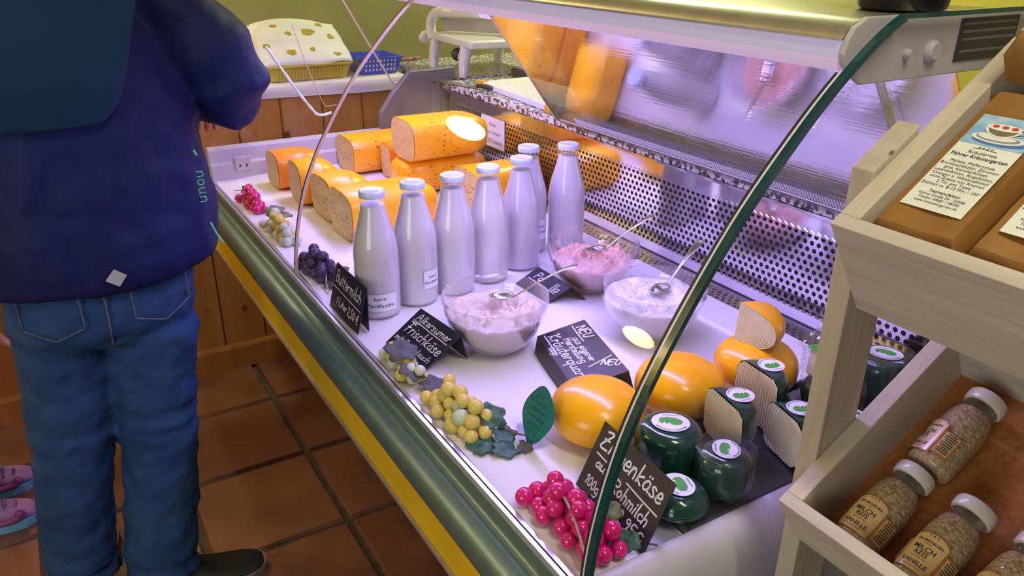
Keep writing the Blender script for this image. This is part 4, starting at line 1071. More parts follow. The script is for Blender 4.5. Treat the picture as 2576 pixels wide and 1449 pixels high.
# film-wrapped pale block on a green wheel
t = thing('wrapped_cheese', (-0.660, 1.005, TZ+0.052), 'pale cheese block in crumpled cling film on a green cheese', 'cheese')
b = MB(); s_ = [(-0.030, -0.026), (0.028, -0.030), (0.034, 0.020), (-0.022, 0.030)]
b.hexa([(-0.660+x, 1.005+y, TZ+0.0535) for x, y in s_]+[(-0.662+x*0.95, 1.007+y*0.95, TZ+0.104) for x, y in s_]); build('block', b, 'goat_cut', t, bevel=0.006, bseg=3)
b = MB(); b.add([(-0.693, 0.979, TZ+0.101), (-0.670, 0.976, TZ+0.1050), (-0.664, 0.982, TZ+0.1060), (-0.686, 1.000, TZ+0.1060)], [(0, 1, 2, 3)]); build('label', b, 'label_green', t)
fb = MB()
def ff(u, v):
    a = u*2*pi; k = v
    if k < 0.55: r_ = 0.047; z = TZ+0.054+0.052*k/0.55
    else:
        q = (k-0.55)/0.45; r_ = 0.047*(1-q)**0.7+0.010+0.045*max(0, q-0.55)*2; z = TZ+0.106+0.055*q
    sq = (abs(cos(a-0.2))**5+abs(sin(a-0.2))**5)**(-0.2)*0.80
    r_ *= sq
    nn = noise.noise(Vector((a*5, k*14, 1)))*0.006+abs(noise.noise(Vector((a*11, k*22, 4))))*0.006
    return (-0.660+(r_+nn)*cos(a)+0.02*max(0, k-0.6), 1.005+(r_+nn)*sin(a)+0.07*max(0, k-0.6), z+nn)
fb.grid(ff, 70, 34); o = build('cling_film', fb, 'film', t)

# ================================================================== bunches of artificial grapes
gm = {}
def grape_mesh(mname):
    if mname not in gm:
        b = MB().sphere((0, 0, 0), 1.0, 14, 9)
        me = bpy.data.meshes.new('grape'); me.from_pydata(b.v, [], b.f); me.materials.append(M[mname]); finish(me, True); gm[mname] = me
    return gm[mname]
def leaf_mesh(mname, size, seed, curl=0.3):
    rl = random.Random(seed); pts = []
    nn = 28
    for k in range(nn):
        a = 2*pi*k/nn
        r = size*(0.72+0.28*abs(cos(2.5*a)))*(1+rl.uniform(-.08, .08))
        pts.append((r*cos(a), r*sin(a)*0.8, 0))
    b = MB(); nr = 4
    vs = [(0, 0, 0)]
    for j in range(1, nr+1):
        for (x, y, z) in pts:
            k = j/nr; vs.append((x*k, y*k, curl*size*(noise.noise(Vector((x*k/size*1.6+seed, y*k/size*1.6, seed)))*0.9-0.25*k*k)))
    fs = [(0, 1+k, 1+(k+1) % nn) for k in range(nn)]
    for j in range(nr-1):
        for k in range(nn): fs.append((1+j*nn+k, 1+(j+1)*nn+k, 1+(j+1)*nn+(k+1) % nn, 1+j*nn+(k+1) % nn))
    b.add(vs, fs); return b
def bunch(loc, rot, L, W, layers, r, mats, label, leaves=(), stems=(), seed=1, taper=0.5):
    t = thing('grape_bunch', loc, label, 'grapes', 'artificial grape bunches'); t.rotation_euler = (0, 0, rot)
    rg = random.Random(seed); placed = []
    for lay in range(layers):
        z = r*0.98+lay*r*1.45
        x = -L/2
        nrow = max(1, int(L/(r*1.85)))
        for i in range(nrow):
            u = (i+0.5)/nrow; wid = W*(1-taper*u)*(1-0.30*lay)
            x = -L/2+L*u
            if lay and (u < 0.08*lay or u > 1-0.08*lay): continue
            m = max(1, int(round(wid/(r*1.85))))
            for j in range(m):
                y = (j-(m-1)/2)*r*1.85+((i % 2)-0.5)*r*0.7
                p = Vector((x+rg.uniform(-.25, .25)*r+(r*0.8 if lay % 2 else 0), y+rg.uniform(-.25, .25)*r, z+rg.uniform(-.12, .2)*r))
                if any((p-q).length < r*1.25 for q in placed): continue
                placed.append(p)
    for p in placed:
        o = bpy.data.objects.new('grape', grape_mesh(rg.choice(mats))); link(o, t); o.location = p
        k = r*rg.uniform(0.9, 1.12); o.scale = (k*rg.uniform(0.98, 1.12), k, k); o.rotation_euler = (0, 0, rg.uniform(0, 3))
    for i, (x, y, z, s, mname, rx, ry, rz) in enumerate(leaves):
        b = leaf_mesh(mname, s, seed*7+i); Mx = Matrix.Translation((x, y, z)) @ Matrix.Rotation(rz, 4, 'Z') @ Matrix.Rotation(rx, 4, 'X') @ Matrix.Rotation(ry, 4, 'Y')
        b.xf(lambda p: Mx @ p); o = build('leaf', b, mname, t, smooth=True, world=False)
        so = o.modifiers.new('t', 'SOLIDIFY'); so.thickness = 0.0007
    for pts, rad, mname in stems:
        build('stem', MB().tube(smoothpath(pts, 5), rad, 6), mname, t, smooth=True, world=False)
    return t
bunch((-2.185, 0.478, DZ), 0.0, 0.165, 0.052, 3, 0.0108, ['grape_pink'], 'small magenta grape bunch at the far front corner', seed=2, taper=0.35,
      leaves=((-0.105, 0.012, 0.020, 0.020, 'leaf_grey', 0.9, 0.2, 0.8),), stems=(([(-0.09, 0.01, 0.02), (-0.13, 0.0, 0.014), (-0.17, -0.012, 0.004)], 0.0010, 'stem_brown'),))
bunch((-1.905, 0.478, DZ), 0.0, 0.185, 0.056, 3, 0.0115, ['grape_yellow', 'grape_yellow', 'grape_pale'], 'pale yellow grape bunch between the magenta and the purple bunch', seed=5, taper=0.35,
      leaves=((-0.10, 0.012, 0.040, 0.034, 'leaf_olive', 0.2, 0.1, 0.3), (-0.09, 0.035, 0.030, 0.024, 'leaf_olive', 0.1, 0.3, 1.2)))
bunch((-1.625, 0.482, DZ), 0.05, 0.135, 0.070, 3, 0.0125, ['grape_purple'], 'dark purple grape bunch below the glass joint', seed=8, taper=0.2,
      leaves=((0.075, 0.022, 0.022, 0.024, 'leaf_grey', 0.9, 0.2, 0.3), (0.09, -0.005, 0.008, 0.020, 'leaf_grey', 0.2, 0.0, 0.9)),
      stems=(([(0.05, 0.0, 0.02), (0.075, -0.012, 0.020), (0.095, -0.020, 0.008), (0.115, -0.022, 0.004)], 0.0018, 'stem_pale'), ([(0.06, 0.01, 0.022), (0.085, 0.008, 0.020), (0.11, 0.018, 0.010)], 0.0014, 'stem_pale')))
bunch((-1.125, 0.466, DZ), 0.0, 0.125, 0.040, 2, 0.0108, ['grape_yellow', 'grape_yellow', 'grape_pale'], 'yellow grape bunch covered by a grey leaf before the Frischkäse sign', seed=11, taper=0.1,
      leaves=((0.0, -0.002, 0.042, 0.036, 'leaf_grey', 0.15, 0.10, 0.2), (0.052, -0.006, 0.026, 0.026, 'leaf_grey', 0.1, 0.4, 1.0), (0.090, 0.022, 0.010, 0.034, 'leaf_grey', 0.05, 0.1, 0.4)),
      stems=(([(0.03, 0.0, 0.036), (0.055, 0.004, 0.030), (0.085, 0.012, 0.014)], 0.0012, 'stem_brown'), ([(0.055, -0.012, 0.012), (0.08, -0.004, 0.010), (0.095, 0.01, 0.006)], 0.0012, 'stem_pale')))
bunch((-0.937, 0.480, DZ), 0.02, 0.155, 0.062, 3, 0.0118, ['grape_yellow', 'grape_yellow', 'grape_yellow', 'grape_pale'], 'large yellow grape bunch with green leaves in front of the deck', seed=14, taper=0.15,
      leaves=((0.062, 0.022, 0.034, 0.026, 'leaf_green', 0.5, 0.35, 0.2), (0.088, 0.030, 0.014, 0.022, 'leaf_green', 0.3, 0.2, 1.4), (0.085, -0.010, 0.008, 0.028, 'leaf_green', 0.1, 0.1, 0.5), (0.115, 0.014, 0.008, 0.024, 'leaf_green', 0.1, 0.2, 1.0), (0.125, 0.042, 0.008, 0.014, 'leaf_grey', 0.4, 0.1, 0.4)),
      stems=(([(0.04, 0.015, 0.024), (0.080, 0.032, 0.018), (0.096, 0.046, 0.012), (0.106, 0.056, 0.010), (0.112, 0.062, 0.003)], 0.0014, 'stem_brown'),))
bunch((-0.640, 0.486, DZ), 0.05, 0.165, 0.070, 3, 0.0122, ['grape_pink'], 'bright magenta grape bunch at the near corner of the counter', seed=17, taper=0.1,
      leaves=((0.040, 0.030, 0.042, 0.019, 'leaf_olive', 0.7, 0.5, 0.6), (0.074, 0.030, 0.020, 0.018, 'leaf_green', 0.9, 0.2, 0.2)),
      stems=(([(-0.03, 0.0, 0.040), (-0.010, -0.006, 0.046), (0.02, -0.016, 0.044), (0.048, -0.026, 0.034), (0.075, -0.034, 0.014)], 0.0019, 'stem_pale'),
             ([(-0.012, 0.004, 0.046), (0.0, 0.012, 0.047), (0.012, 0.010, 0.046)], 0.0012, 'stem_pale'), ([(0.06, 0.03, 0.02), (0.080, 0.050, 0.012), (0.090, 0.066, 0.006)], 0.0014, 'stem_brown')))

# ================================================================== staff side of the counter
GZ = 1.0865
t = thing('cutting_board', (-2.05, 1.42, GZ), 'white plastic cutting board with yellow corner clips on the granite', 'cutting board')
b = MB().hexa([(-2.328, 1.300, GZ), (-1.850, 1.262, GZ), (-1.79, 1.50, GZ), (-2.335, 1.495, GZ), (-2.328, 1.300, GZ+0.018), (-1.850, 1.262, GZ+0.018), (-1.79, 1.50, GZ+0.018), (-2.335, 1.495, GZ+0.018)])
build('board', b, 'board_white', t, bevel=0.002)
for x, y in ((-2.333, 1.294), (-1.870, 1.256)):
    build('corner_clip', MB().box((x-0.006, y-0.002, GZ), (x+0.022, y+0.024, GZ+0.0215)), 'clip_yellow', t, bevel=0.002)
# knife beside the board
t = thing('kitchen_knife', (-2.42, 1.24, GZ), 'steel knife lying at the far end of the granite worktop', 'knife')
b = MB(); b.hexa([(-2.50, 1.195, GZ+0.004), (-2.30, 1.262, GZ+0.002), (-2.31, 1.282, GZ+0.002), (-2.52, 1.222, GZ+0.006), (-2.50, 1.195, GZ+0.0055), (-2.30, 1.262, GZ+0.0035), (-2.31, 1.282, GZ+0.0055), (-2.52, 1.222, GZ+0.010)])
build('blade', b, 'steel', t)
b = MB().tube([(-2.305, 1.272, GZ+0.009), (-2.26, 1.287, GZ+0.010), (-2.235, 1.296, GZ+0.009)], [0.006, 0.008, 0.006], 8); build('handle', b, 'dark_plastic', t, smooth=True)

# second worktop behind the far end carrying the slicer
wt = thing('rear_worktop', (-2.78, 1.75, 0.0), 'dark speckled worktop beyond the far end of the counter', 'worktop')
build('top', MB().box((-3.05, 1.275, 1.064), (-2.545, 2.3, 1.0815)), 'granite', wt, bevel=0.002)
build('cabinet', MB().box((-3.03, 1.32, 0.0), (-2.55, 2.28, 1.064)), 'steel_dull', wt)
t = thing('cheese_slicer', (-2.62, 1.45, 1.0815), 'white enamel cheese slicing machine on the rear worktop', 'slicer')
SZ = 1.0815
b = MB()
def leg(p0, p1, p2, w0, w1):
    rr_ = []
    for p, w_ in zip(smoothpath([p0, p1, p2], 5), [w0+(w1-w0)*i/10 for i in range(11)]):
        rr_.append([(p.x+w_*cos(2*pi*k/10), p.y+w_*sin(2*pi*k/10), p.z) for k in range(10)])
    return MB().loft(rr_)
for (x, y) in ((-2.575, 1.365), (-2.85, 1.38), (-2.575, 1.66), (-2.83, 1.66)):
    sx = 0.02 if x > -2.7 else 0.012
    build('leg', leg((x+0.012, y-0.006, SZ), (x, y+0.004, SZ+0.045), (x-0.004, y+0.02, SZ+0.115), 0.016, 0.026), 'enamel', t, smooth=True, auto=60)
build('bed', MB().hexa([(-2.85, 1.375, SZ+0.100), (-2.50, 1.355, SZ+0.100), (-2.46, 1.70, SZ+0.100), (-2.83, 1.70, SZ+0.100), (-2.85, 1.375, SZ+0.130), (-2.50, 1.355, SZ+0.130), (-2.46, 1.70, SZ+0.130), (-2.83, 1.70, SZ+0.130)]), 'enamel', t, bevel=0.010, bseg=3)
b = MB(); ap = smoothpath([(-2.86, 1.385, SZ+0.100), (-2.885, 1.39, SZ+0.150), (-2.86, 1.40, SZ+0.195), (-2.78, 1.43, SZ+0.205), (-2.66, 1.52, SZ+0.205), (-2.56, 1.60, SZ+0.205)], 5)
build('arm', b.tube(ap, 0.020, 12), 'enamel', t, smooth=True, auto=60)
build('fence_plate', MB().box((-2.60, 1.56, SZ+0.125), (-2.46, 1.60, SZ+0.235)), 'enamel', t, bevel=0.006, bseg=3)
b = MB().hexa([(-2.84, 1.415, SZ+0.134), (-2.61, 1.560, SZ+0.134), (-2.612, 1.564, SZ+0.134), (-2.842, 1.419, SZ+0.134), (-2.84, 1.415, SZ+0.180), (-2.61, 1.560, SZ+0.180), (-2.612, 1.564, SZ+0.180), (-2.842, 1.419, SZ+0.180)])
build('blade_guard', b, 'steel_dull', t)
b = MB().lathe([(0, 0), (0.020, 0), (0.024, 0.008), (0.024, 0.030), (0.020, 0.036), (0, 0.036)], 18); b.xf(lambda p: Vector((-2.905-p.z*0.6, 1.385-p.z*0.3+p.y*0.2, SZ+0.105))+Vector((0, p.x, p.y))*0.9)
build('adjusting_knob', b, 'enamel', t, smooth=True, auto=50)
b = MB().sphere((-2.735, 1.43, SZ+0.055), 0.028, 14, 9, (1, 1, 0.9)); build('motor_cap', b, 'dark_plastic', t, smooth=True)
b = MB().lathe([(0, 0.01), (0.014, 0.01), (0.020, 0.004), (0.026, 0.0), (0.026, -0.02)], 16); b.xf(lambda p: Vector((-2.680, 1.415-p.z, SZ+0.050))+Vector((p.x, 0, p.y))); build('wheel', b, 'enamel', t, smooth=True)
# dark flat machine behind it
t = thing('kitchen_appliance', (-2.40, 1.60, GZ), 'flat dark grey appliance lying behind the slicer leg on the granite', 'appliance')
build('body', MB().box((-2.47, 1.50, GZ), (-2.10, 1.72, GZ+0.030)), 'dark_plastic', t, bevel=0.008, bseg=3)
build('pan', MB().box((-2.46, 1.51, GZ+0.030), (-2.12, 1.71, GZ+0.036)), 'steel_dull', t, bevel=0.002)

# yellow basket with a printed napkin
CZ = 1.0635
def basket(name, x0, x1, y0, y1, h, m, label, slots):
    t = thing(name, ((x0+x1)/2, (y0+y1)/2, CZ), label, 'basket'); fl = 0.018
    b = MB()
    lo = [(x0+fl, y0+fl), (x1-fl, y0+fl), (x1-fl, y1-fl), (x0+fl, y1-fl)]; hi = [(x0, y0), (x1, y0), (x1, y1), (x0, y1)]
    b.add([(x, y, CZ) for x, y in lo]+[(x, y, CZ+h) for x, y in hi]+[(x+(0.003 if x < (x0+x1)/2 else -0.003), y+(0.003 if y < (y0+y1)/2 else -0.003), CZ+0.003) for x, y in lo]+[(x+(0.003 if x == x0 else -0.003), y+(0.003 if y == y0 else -0.003), CZ+h) for x, y in hi],
          [(0, 1, 5, 4), (1, 2, 6, 5), (2, 3, 7, 6), (3, 0, 4, 7), (0, 3, 2, 1), (8, 12, 13, 9), (9, 13, 14, 10), (10, 14, 15, 11), (11, 15, 12, 8), (8, 9, 10, 11), (4, 5, 13, 12), (5, 6, 14, 13), (6, 7, 15, 14), (7, 4, 12, 15)])
    build('shell', b, m, t)
    b = MB()
    for (xa, ya), (xb, yb2) in zip(hi, hi[1:]+hi[:1]): b.box((min(xa, xb)-0.004, min(ya, yb2)-0.004, CZ+h-0.006), (max(xa, xb)+0.004, max(ya, yb2)+0.004, CZ+h+0.001))
    build('rim', b, m, t, bevel=0.001)
    return t
YB = basket('plastic_basket', -3.10, -2.858, 0.735, 1.045, 0.055, 'basket_yellow', 'yellow plastic basket holding a printed napkin on the white cloth', None)
b = MB()
for k in range(22):
    y = 0.765+k*0.0118
    b.hexa([(-2.872, y, CZ+0.008), (-2.868, y, CZ+0.008), (-2.868, y+0.006, CZ+0.008), (-2.872, y+0.006, CZ+0.008), (-2.8605, y, CZ+0.045), (-2.8565, y, CZ+0.045), (-2.8565, y+0.006, CZ+0.045), (-2.8605, y+0.006, CZ+0.045)])
build('ribs', b, 'basket_yellow', YB)
t = thing('napkin', (-2.98, 0.89, CZ+0.05), 'white napkin with yellow cheese print filling the yellow basket', 'napkin')
def nap(u, v, k=0.0):
    y = 0.72+0.335*u; x = -2.862-0.20*v
    pk = 0.155*v**0.8*(0.62+0.42*sin(1.4+u*1.5)*u**0.3)
    z = CZ+0.058+pk+0.010*noise.noise(Vector((u*4, v*4, 2)))
    return Vector((x+0.008*noise.noise(Vector((u*5, v*5, 7)))+k*0.5, y, z+k))
b = MB().grid(lambda u, v: nap(u, v), 26, 18); o = build('sheet', b, 'napkin', t, smooth=True); so = o.modifiers.new('t', 'SOLIDIFY'); so.thickness = 0.0015; so.offset = -1
rp = random.Random(6)
for (u0, v0, s) in ((0.12, 0.38, 0.05), (0.36, 0.18, 0.06), (0.42, 0.62, 0.05), (0.60, 0.22, 0.045), (0.64, 0.66, 0.085), (0.86, 0.14, 0.055), (0.88, 0.55, 0.055), (0.30, 0.85, 0.05), (0.80, 0.86, 0.05)):
    n = 8; b = MB(); pts = []
    for k in range(n):
        a = 2*pi*k/n; r_ = s*rp.uniform(0.55, 1.1); pts.append(nap(min(max(u0+r_*cos(a), 0), 1), min(max(v0+r_*1.25*sin(a), 0.0), 1), 0.0012))
    b.add([nap(u0, v0, 0.0015)]+pts, [(0, 1+k, 1+(k+1) % n) for k in range(n)]); build('cheese_print', b, 'napkin_print', t)
BB = basket('plastic_basket', -3.05, -2.868, 1.080, 1.255, 0.062, 'basket_blue', 'small blue plastic basket with square holes beside the yellow one', None)
b = MB()
for r_ in range(3):
    for c in range(9):
        y = 1.108+c*0.0145; z = CZ+0.012+r_*0.017; x = -2.886+0.018*(z-CZ)/0.062+0.0006
        b.add([(x, y, z), (x, y+0.0065, z), (x+0.003, y+0.0065, z+0.009), (x+0.003, y, z+0.009)], [(0, 1, 2, 3)])
build('square_holes', b, 'napkin', BB)
t = thing('kitchen_knife', (-3.02, 1.37, 1.082), 'dark-handled knife lying beside the blue basket', 'knife')
build('handle', MB().tube([(-3.02, 1.31, 1.090), (-3.02, 1.36, 1.092), (-3.035, 1.405, 1.090)], [0.007, 0.009, 0.007], 8), 'knife_handle', t, smooth=True)
build('blade', MB().box((-3.022, 1.18, 1.0825), (-3.019, 1.31, 1.096)), 'steel', t)

# black pot on the canopy
b = MB().lathe([(0, 0), (0.044, 0), (0.050, 0.004), (0.056, 0.04), (0.060, 0.10), (0.058, 0.10), (0.053, 0.04), (0.046, 0.008), (0, 0.008)], 36)
b.xf(lambda p: p+Vector((-0.605, 0.915, 1.4655))); o = build('black_pot', b, 'black_pot', smooth=True, auto=50); tag(o, 'black round pot standing on top of the canopy', 'pot')
# paper note clipped to the pane
t = build('paper_note', MB().hexa([Vector((-1.845, 0, 0))+PB+pd*0.33+pn*0.006, Vector((-1.745, 0, 0))+PB+pd*0.33+pn*0.006, Vector((-1.745, 0, 0))+PB+pd*0.33+pn*0.0066, Vector((-1.845, 0, 0))+PB+pd*0.33+pn*0.0066,
        Vector((-1.845, 0, 0))+PB+pd*0.383+pn*0.006, Vector((-1.745, 0, 0))+PB+pd*0.383+pn*0.006, Vector((-1.745, 0, 0))+PB+pd*0.383+pn*0.0066, Vector((-1.845, 0, 0))+PB+pd*0.383+pn*0.0066]), 'paper_plain')
tag(t, 'white paper note stuck to the sloped pane under the canopy', 'note')

# ================================================================== wooden shelf stand
class Tray:
    def __init__(s, O, th):
        s.O = Vector(O); a = radians(th); s.v = Vector((0, cos(a), sin(a))); s.w = Vector((0, -sin(a), cos(a)))
    def __call__(s, u, v, w): return s.O+Vector((u, 0, 0))+s.v*v+s.w*w
T1 = Tray((-0.46, 0.65, 1.286), 33); T2 = Tray((-0.46, 0.648, 0.946), 31)
def tbox(T, a, b):
    (u0, v0, w0), (u1, v1, w1) = a, b
    return MB().hexa([T(u0, v0, w0), T(u1, v0, w0), T(u1, v1, w0), T(u0, v1, w0), T(u0, v0, w1), T(u1, v0, w1), T(u1, v1, w1), T(u0, v1, w1)])
st = thing('shelf_stand', (-0.10, 0.80, 0.0), 'pale wooden shelf stand with two tilted trays at the counter end', 'shelf stand')
US = 0.74
for T, dep, hh in ((T1, 0.500, 0.132), (T2, 0.300, 0.085)):
    tp = build('tray_floor', tbox(T, (0.012, 0.008, -hh+0.004), (US-0.012, dep, -hh+0.010) if T is T2 else (US-0.012, dep, -hh+0.010)), 'hardboard', st)
    build('tray_front', tbox(T, (0.0, 0.0, -hh), (US, 0.016, 0.0)), 'pale_wood', st, bevel=0.0012)
    build('tray_side', tbox(T, (0.0, 0.016, -hh), (0.022, dep, 0.0)), 'pale_wood_y', st, bevel=0.0012)
    build('tray_side', tbox(T, (US-0.022, 0.016, -hh), (US, dep, 0.0)), 'pale_wood_y', st, bevel=0.0012)
    build('tray_back', tbox(T, (0.0, dep, -hh), (US, dep+0.016, 0.0)), 'pale_wood', st, bevel=0.0012)
for x in (-0.486, -0.46+US):
    build('post', MB().hexa([(x, 0.705, 0.0), (x+0.0255, 0.705, 0.0), (x+0.0255, 0.768, 0.0), (x, 0.768, 0.0), (x, 0.706, 1.330), (x+0.0255, 0.706, 1.330), (x+0.0255, 0.769, 1.371), (x, 0.769, 1.371)]), 'pale_wood_v', st, bevel=0.0012)
    build('post', MB().box((x, 1.02, 0.0), (x+0.0255, 1.075, 1.50)), 'pale_wood_v', st, bevel=0.0012)
    build('cross_bar', MB().box((x, 0.768, 0.30), (x+0.0255, 1.02, 0.35)), 'pale_wood_y', st, bevel=0.0012)
# raised false floor in the upper tray so that the bags lie just under the rim
build('tray_insert', tbox(T1, (0.024, 0.018, -0.060), (US-0.024, 0.498, -0.054)), 'pale_wood', st)

def tea_bag(u0, v0, wd, L, th, label, full, seed, T=T1, wb=-0.052):
    loc = T(u0+wd/2, v0+L/2, wb)
    t = thing('tea_bag', tuple(loc), label, 'paper bag', 'kraft paper tea bags')
    rg = random.Random(seed); b = MB(); nu, nv = 12, 20
    def f(u, v):
        x = u0+wd*u; y = v0+L*v
        e = max(0, min(u, 1-u))*wd; g = max(0, min(v, 1-v))*L
        k = min(1, e/0.006)**0.5*min(1, g/0.008)**0.5
        z = wb+th*(0.72+0.28*k)+0.0035*noise.noise(Vector((x*34, y*26, seed)))*k
        return T(x, y, z)
    b.grid(f, nu, nv)
    def side(p, q, n):
        def h(u, v):
            x = p[0]+(q[0]-p[0])*u; y = p[1]+(q[1]-p[1])*u
            ub, vb = (x-u0)/wd, (y-v0)/L
            e = max(0, min(ub, 1-ub))*wd; g = max(0, min(vb, 1-vb))*L; k = min(1, e/0.006)**0.5*min(1, g/0.008)**0.5
            zt = th*(0.72+0.28*k)+0.0035*noise.noise(Vector((x*34, y*26, seed)))*k
            return T(x, y, wb+zt*v)
        b.grid(h, n, 3)
    c = [(u0, v0), (u0+wd, v0), (u0+wd, v0+L), (u0, v0+L)]
    for (p, q, n) in ((c[0], c[1], nu), (c[1], c[2], nv), (c[2], c[3], nu), (c[3], c[0], nv)): side(p, q, n)
    b.add([T(*p, wb) for p in c], [(0, 1, 2, 3)])
    build('bag', b, 'kraft', t, smooth=True, auto=40)
    zt = wb+th+0.0036
    lu0, lv0, lw, lh = u0+0.0155, v0+0.033, 0.0605, 0.134
    F = lambda x, y, k=0.0: T(lu0+x, lv0+y, zt+k)
    lab = build('label', MB().add([F(0, 0), F(lw, 0), F(lw, lh), F(0, lh)], [(0, 1, 2, 3)]), 'tea_label', t)
    if not full: lw_ = lw
    pic = build('picture', MB().add([F(0.0, 0.092, .0003), F(lw, 0.092, .0003), F(lw, lh, .0003), F(0.0, lh, .0003)], [(0, 1, 2, 3)]), 'tea_sky', lab)
    def ell(cx, cy, rx, ry, k, m, a0=0, a1=2*pi, name='cup_paint'):
        n = 24; build(name, MB().add([F(cx+rx*cos(a0+(a1-a0)*i/n), cy+ry*sin(a0+(a1-a0)*i/n), k) for i in range(n+1)], [tuple(range(n+1))]), m, lab)
    ell(0.034, 0.1005, 0.026, 0.0065, .0006, 'tea_blue'); ell(0.031, 0.1035, 0.025, 0.0068, .0009, 'tea_label'); ell(0.031, 0.1038, 0.021, 0.005, .0011, 'ink_grey'); ell(0.030, 0.1045, 0.018, 0.004, .0013, 'tea_label')
    ell(0.030, 0.118, 0.0175, 0.013, .0016, 'tea_label', pi, 2*pi); ell(0.030, 0.1165, 0.014, 0.010, .0018, 'tea_brown', pi, 2*pi); ell(0.030, 0.118, 0.0175, 0.0045, .0019, 'tea_label')
    for i in range(3): ell(0.021+i*0.009, 0.1185, 0.0032, 0.0022, .0021, 'tea_red')
    hb = MB(); ribbon(hb, [(0.046, 0.1175), (0.0515, 0.118), (0.0525, 0.113), (0.045, 0.110)], 0.0012, lambda x, y: F(x, y, .0021)); build('cup_paint', hb, 'ink', lab, recalc=False)
    tb = MB(); FF = lambda x, y: F(x, y, .0005); cx = lw/2
    ribbon(tb, [(cx-0.012, 0.0865), (cx-0.004, 0.0875), (cx+0.010, 0.0865)], 0.0006, FF)
    for i in range(4): ribbon(tb, [(cx-0.008+i*0.004, 0.0885), (cx-0.0065+i*0.004, 0.0895)], 0.0008, FF)
    for txt, sz, y, bo in (('Kräutertee', 0.0062, 0.0795, 0.0), ('Föhrer Kräutergarten', 0.0062, 0.0735, 0.012), ('Melisse, Pfefferminze,', 0.0051, 0.0645, 0), ('Brombeerblätter, Zitronen-', 0.0051, 0.0596, 0), ('gras, Kamillenblüten,', 0.0051, 0.0547, 0),
            ('Lavendelblüten, Ringelblüten,', 0.0049, 0.0498, 0), ('Orangen u. Hibiskusblüten', 0.0051, 0.0449, 0), ('ohne Zusatz von Aromen', 0.0051, 0.0400, 0), ('2 Tel. pro Tasse', 0.0051, 0.0351, 0), ('Ziehzeit ca. 8-10 Min. / 100°', 0.0050, 0.0302, 0),
            ('Teemanufaktur', 0.0050, 0.0215, 0.008), ('Föhrer Straße 34 - 25938', 0.0044, 0.0168, 0), ('Telefon 04681 / 58700', 0.0044, 0.0122, 0), ('www.kraeutergarten.de', 0.0044, 0.0075, 0)):
        print_text(tb, txt, sz, cx, y, FF, bold=bo)
    build('print', tb, 'ink', lab, recalc=False)
    return t
tea_bag(0.0245, 0.0185, 0.0905, 0.215, 0.046, 'kraft paper tea bag with picture label lying leftmost in the upper tray', True, 1)
tea_bag(0.1195, 0.0185, 0.0905, 0.215, 0.046, 'kraft paper tea bag right of the leftmost one in the upper tray', True, 2)
tea_bag(0.2150, 0.0185, 0.0905, 0.215, 0.046, 'kraft paper tea bag at the right frame edge of the upper tray', True, 3)
tea_bag(0.030, 0.236, 0.0905, 0.215, 0.046, 'kraft paper tea bag lying higher up on the tray at the upper right', True, 4, wb=-0.004)

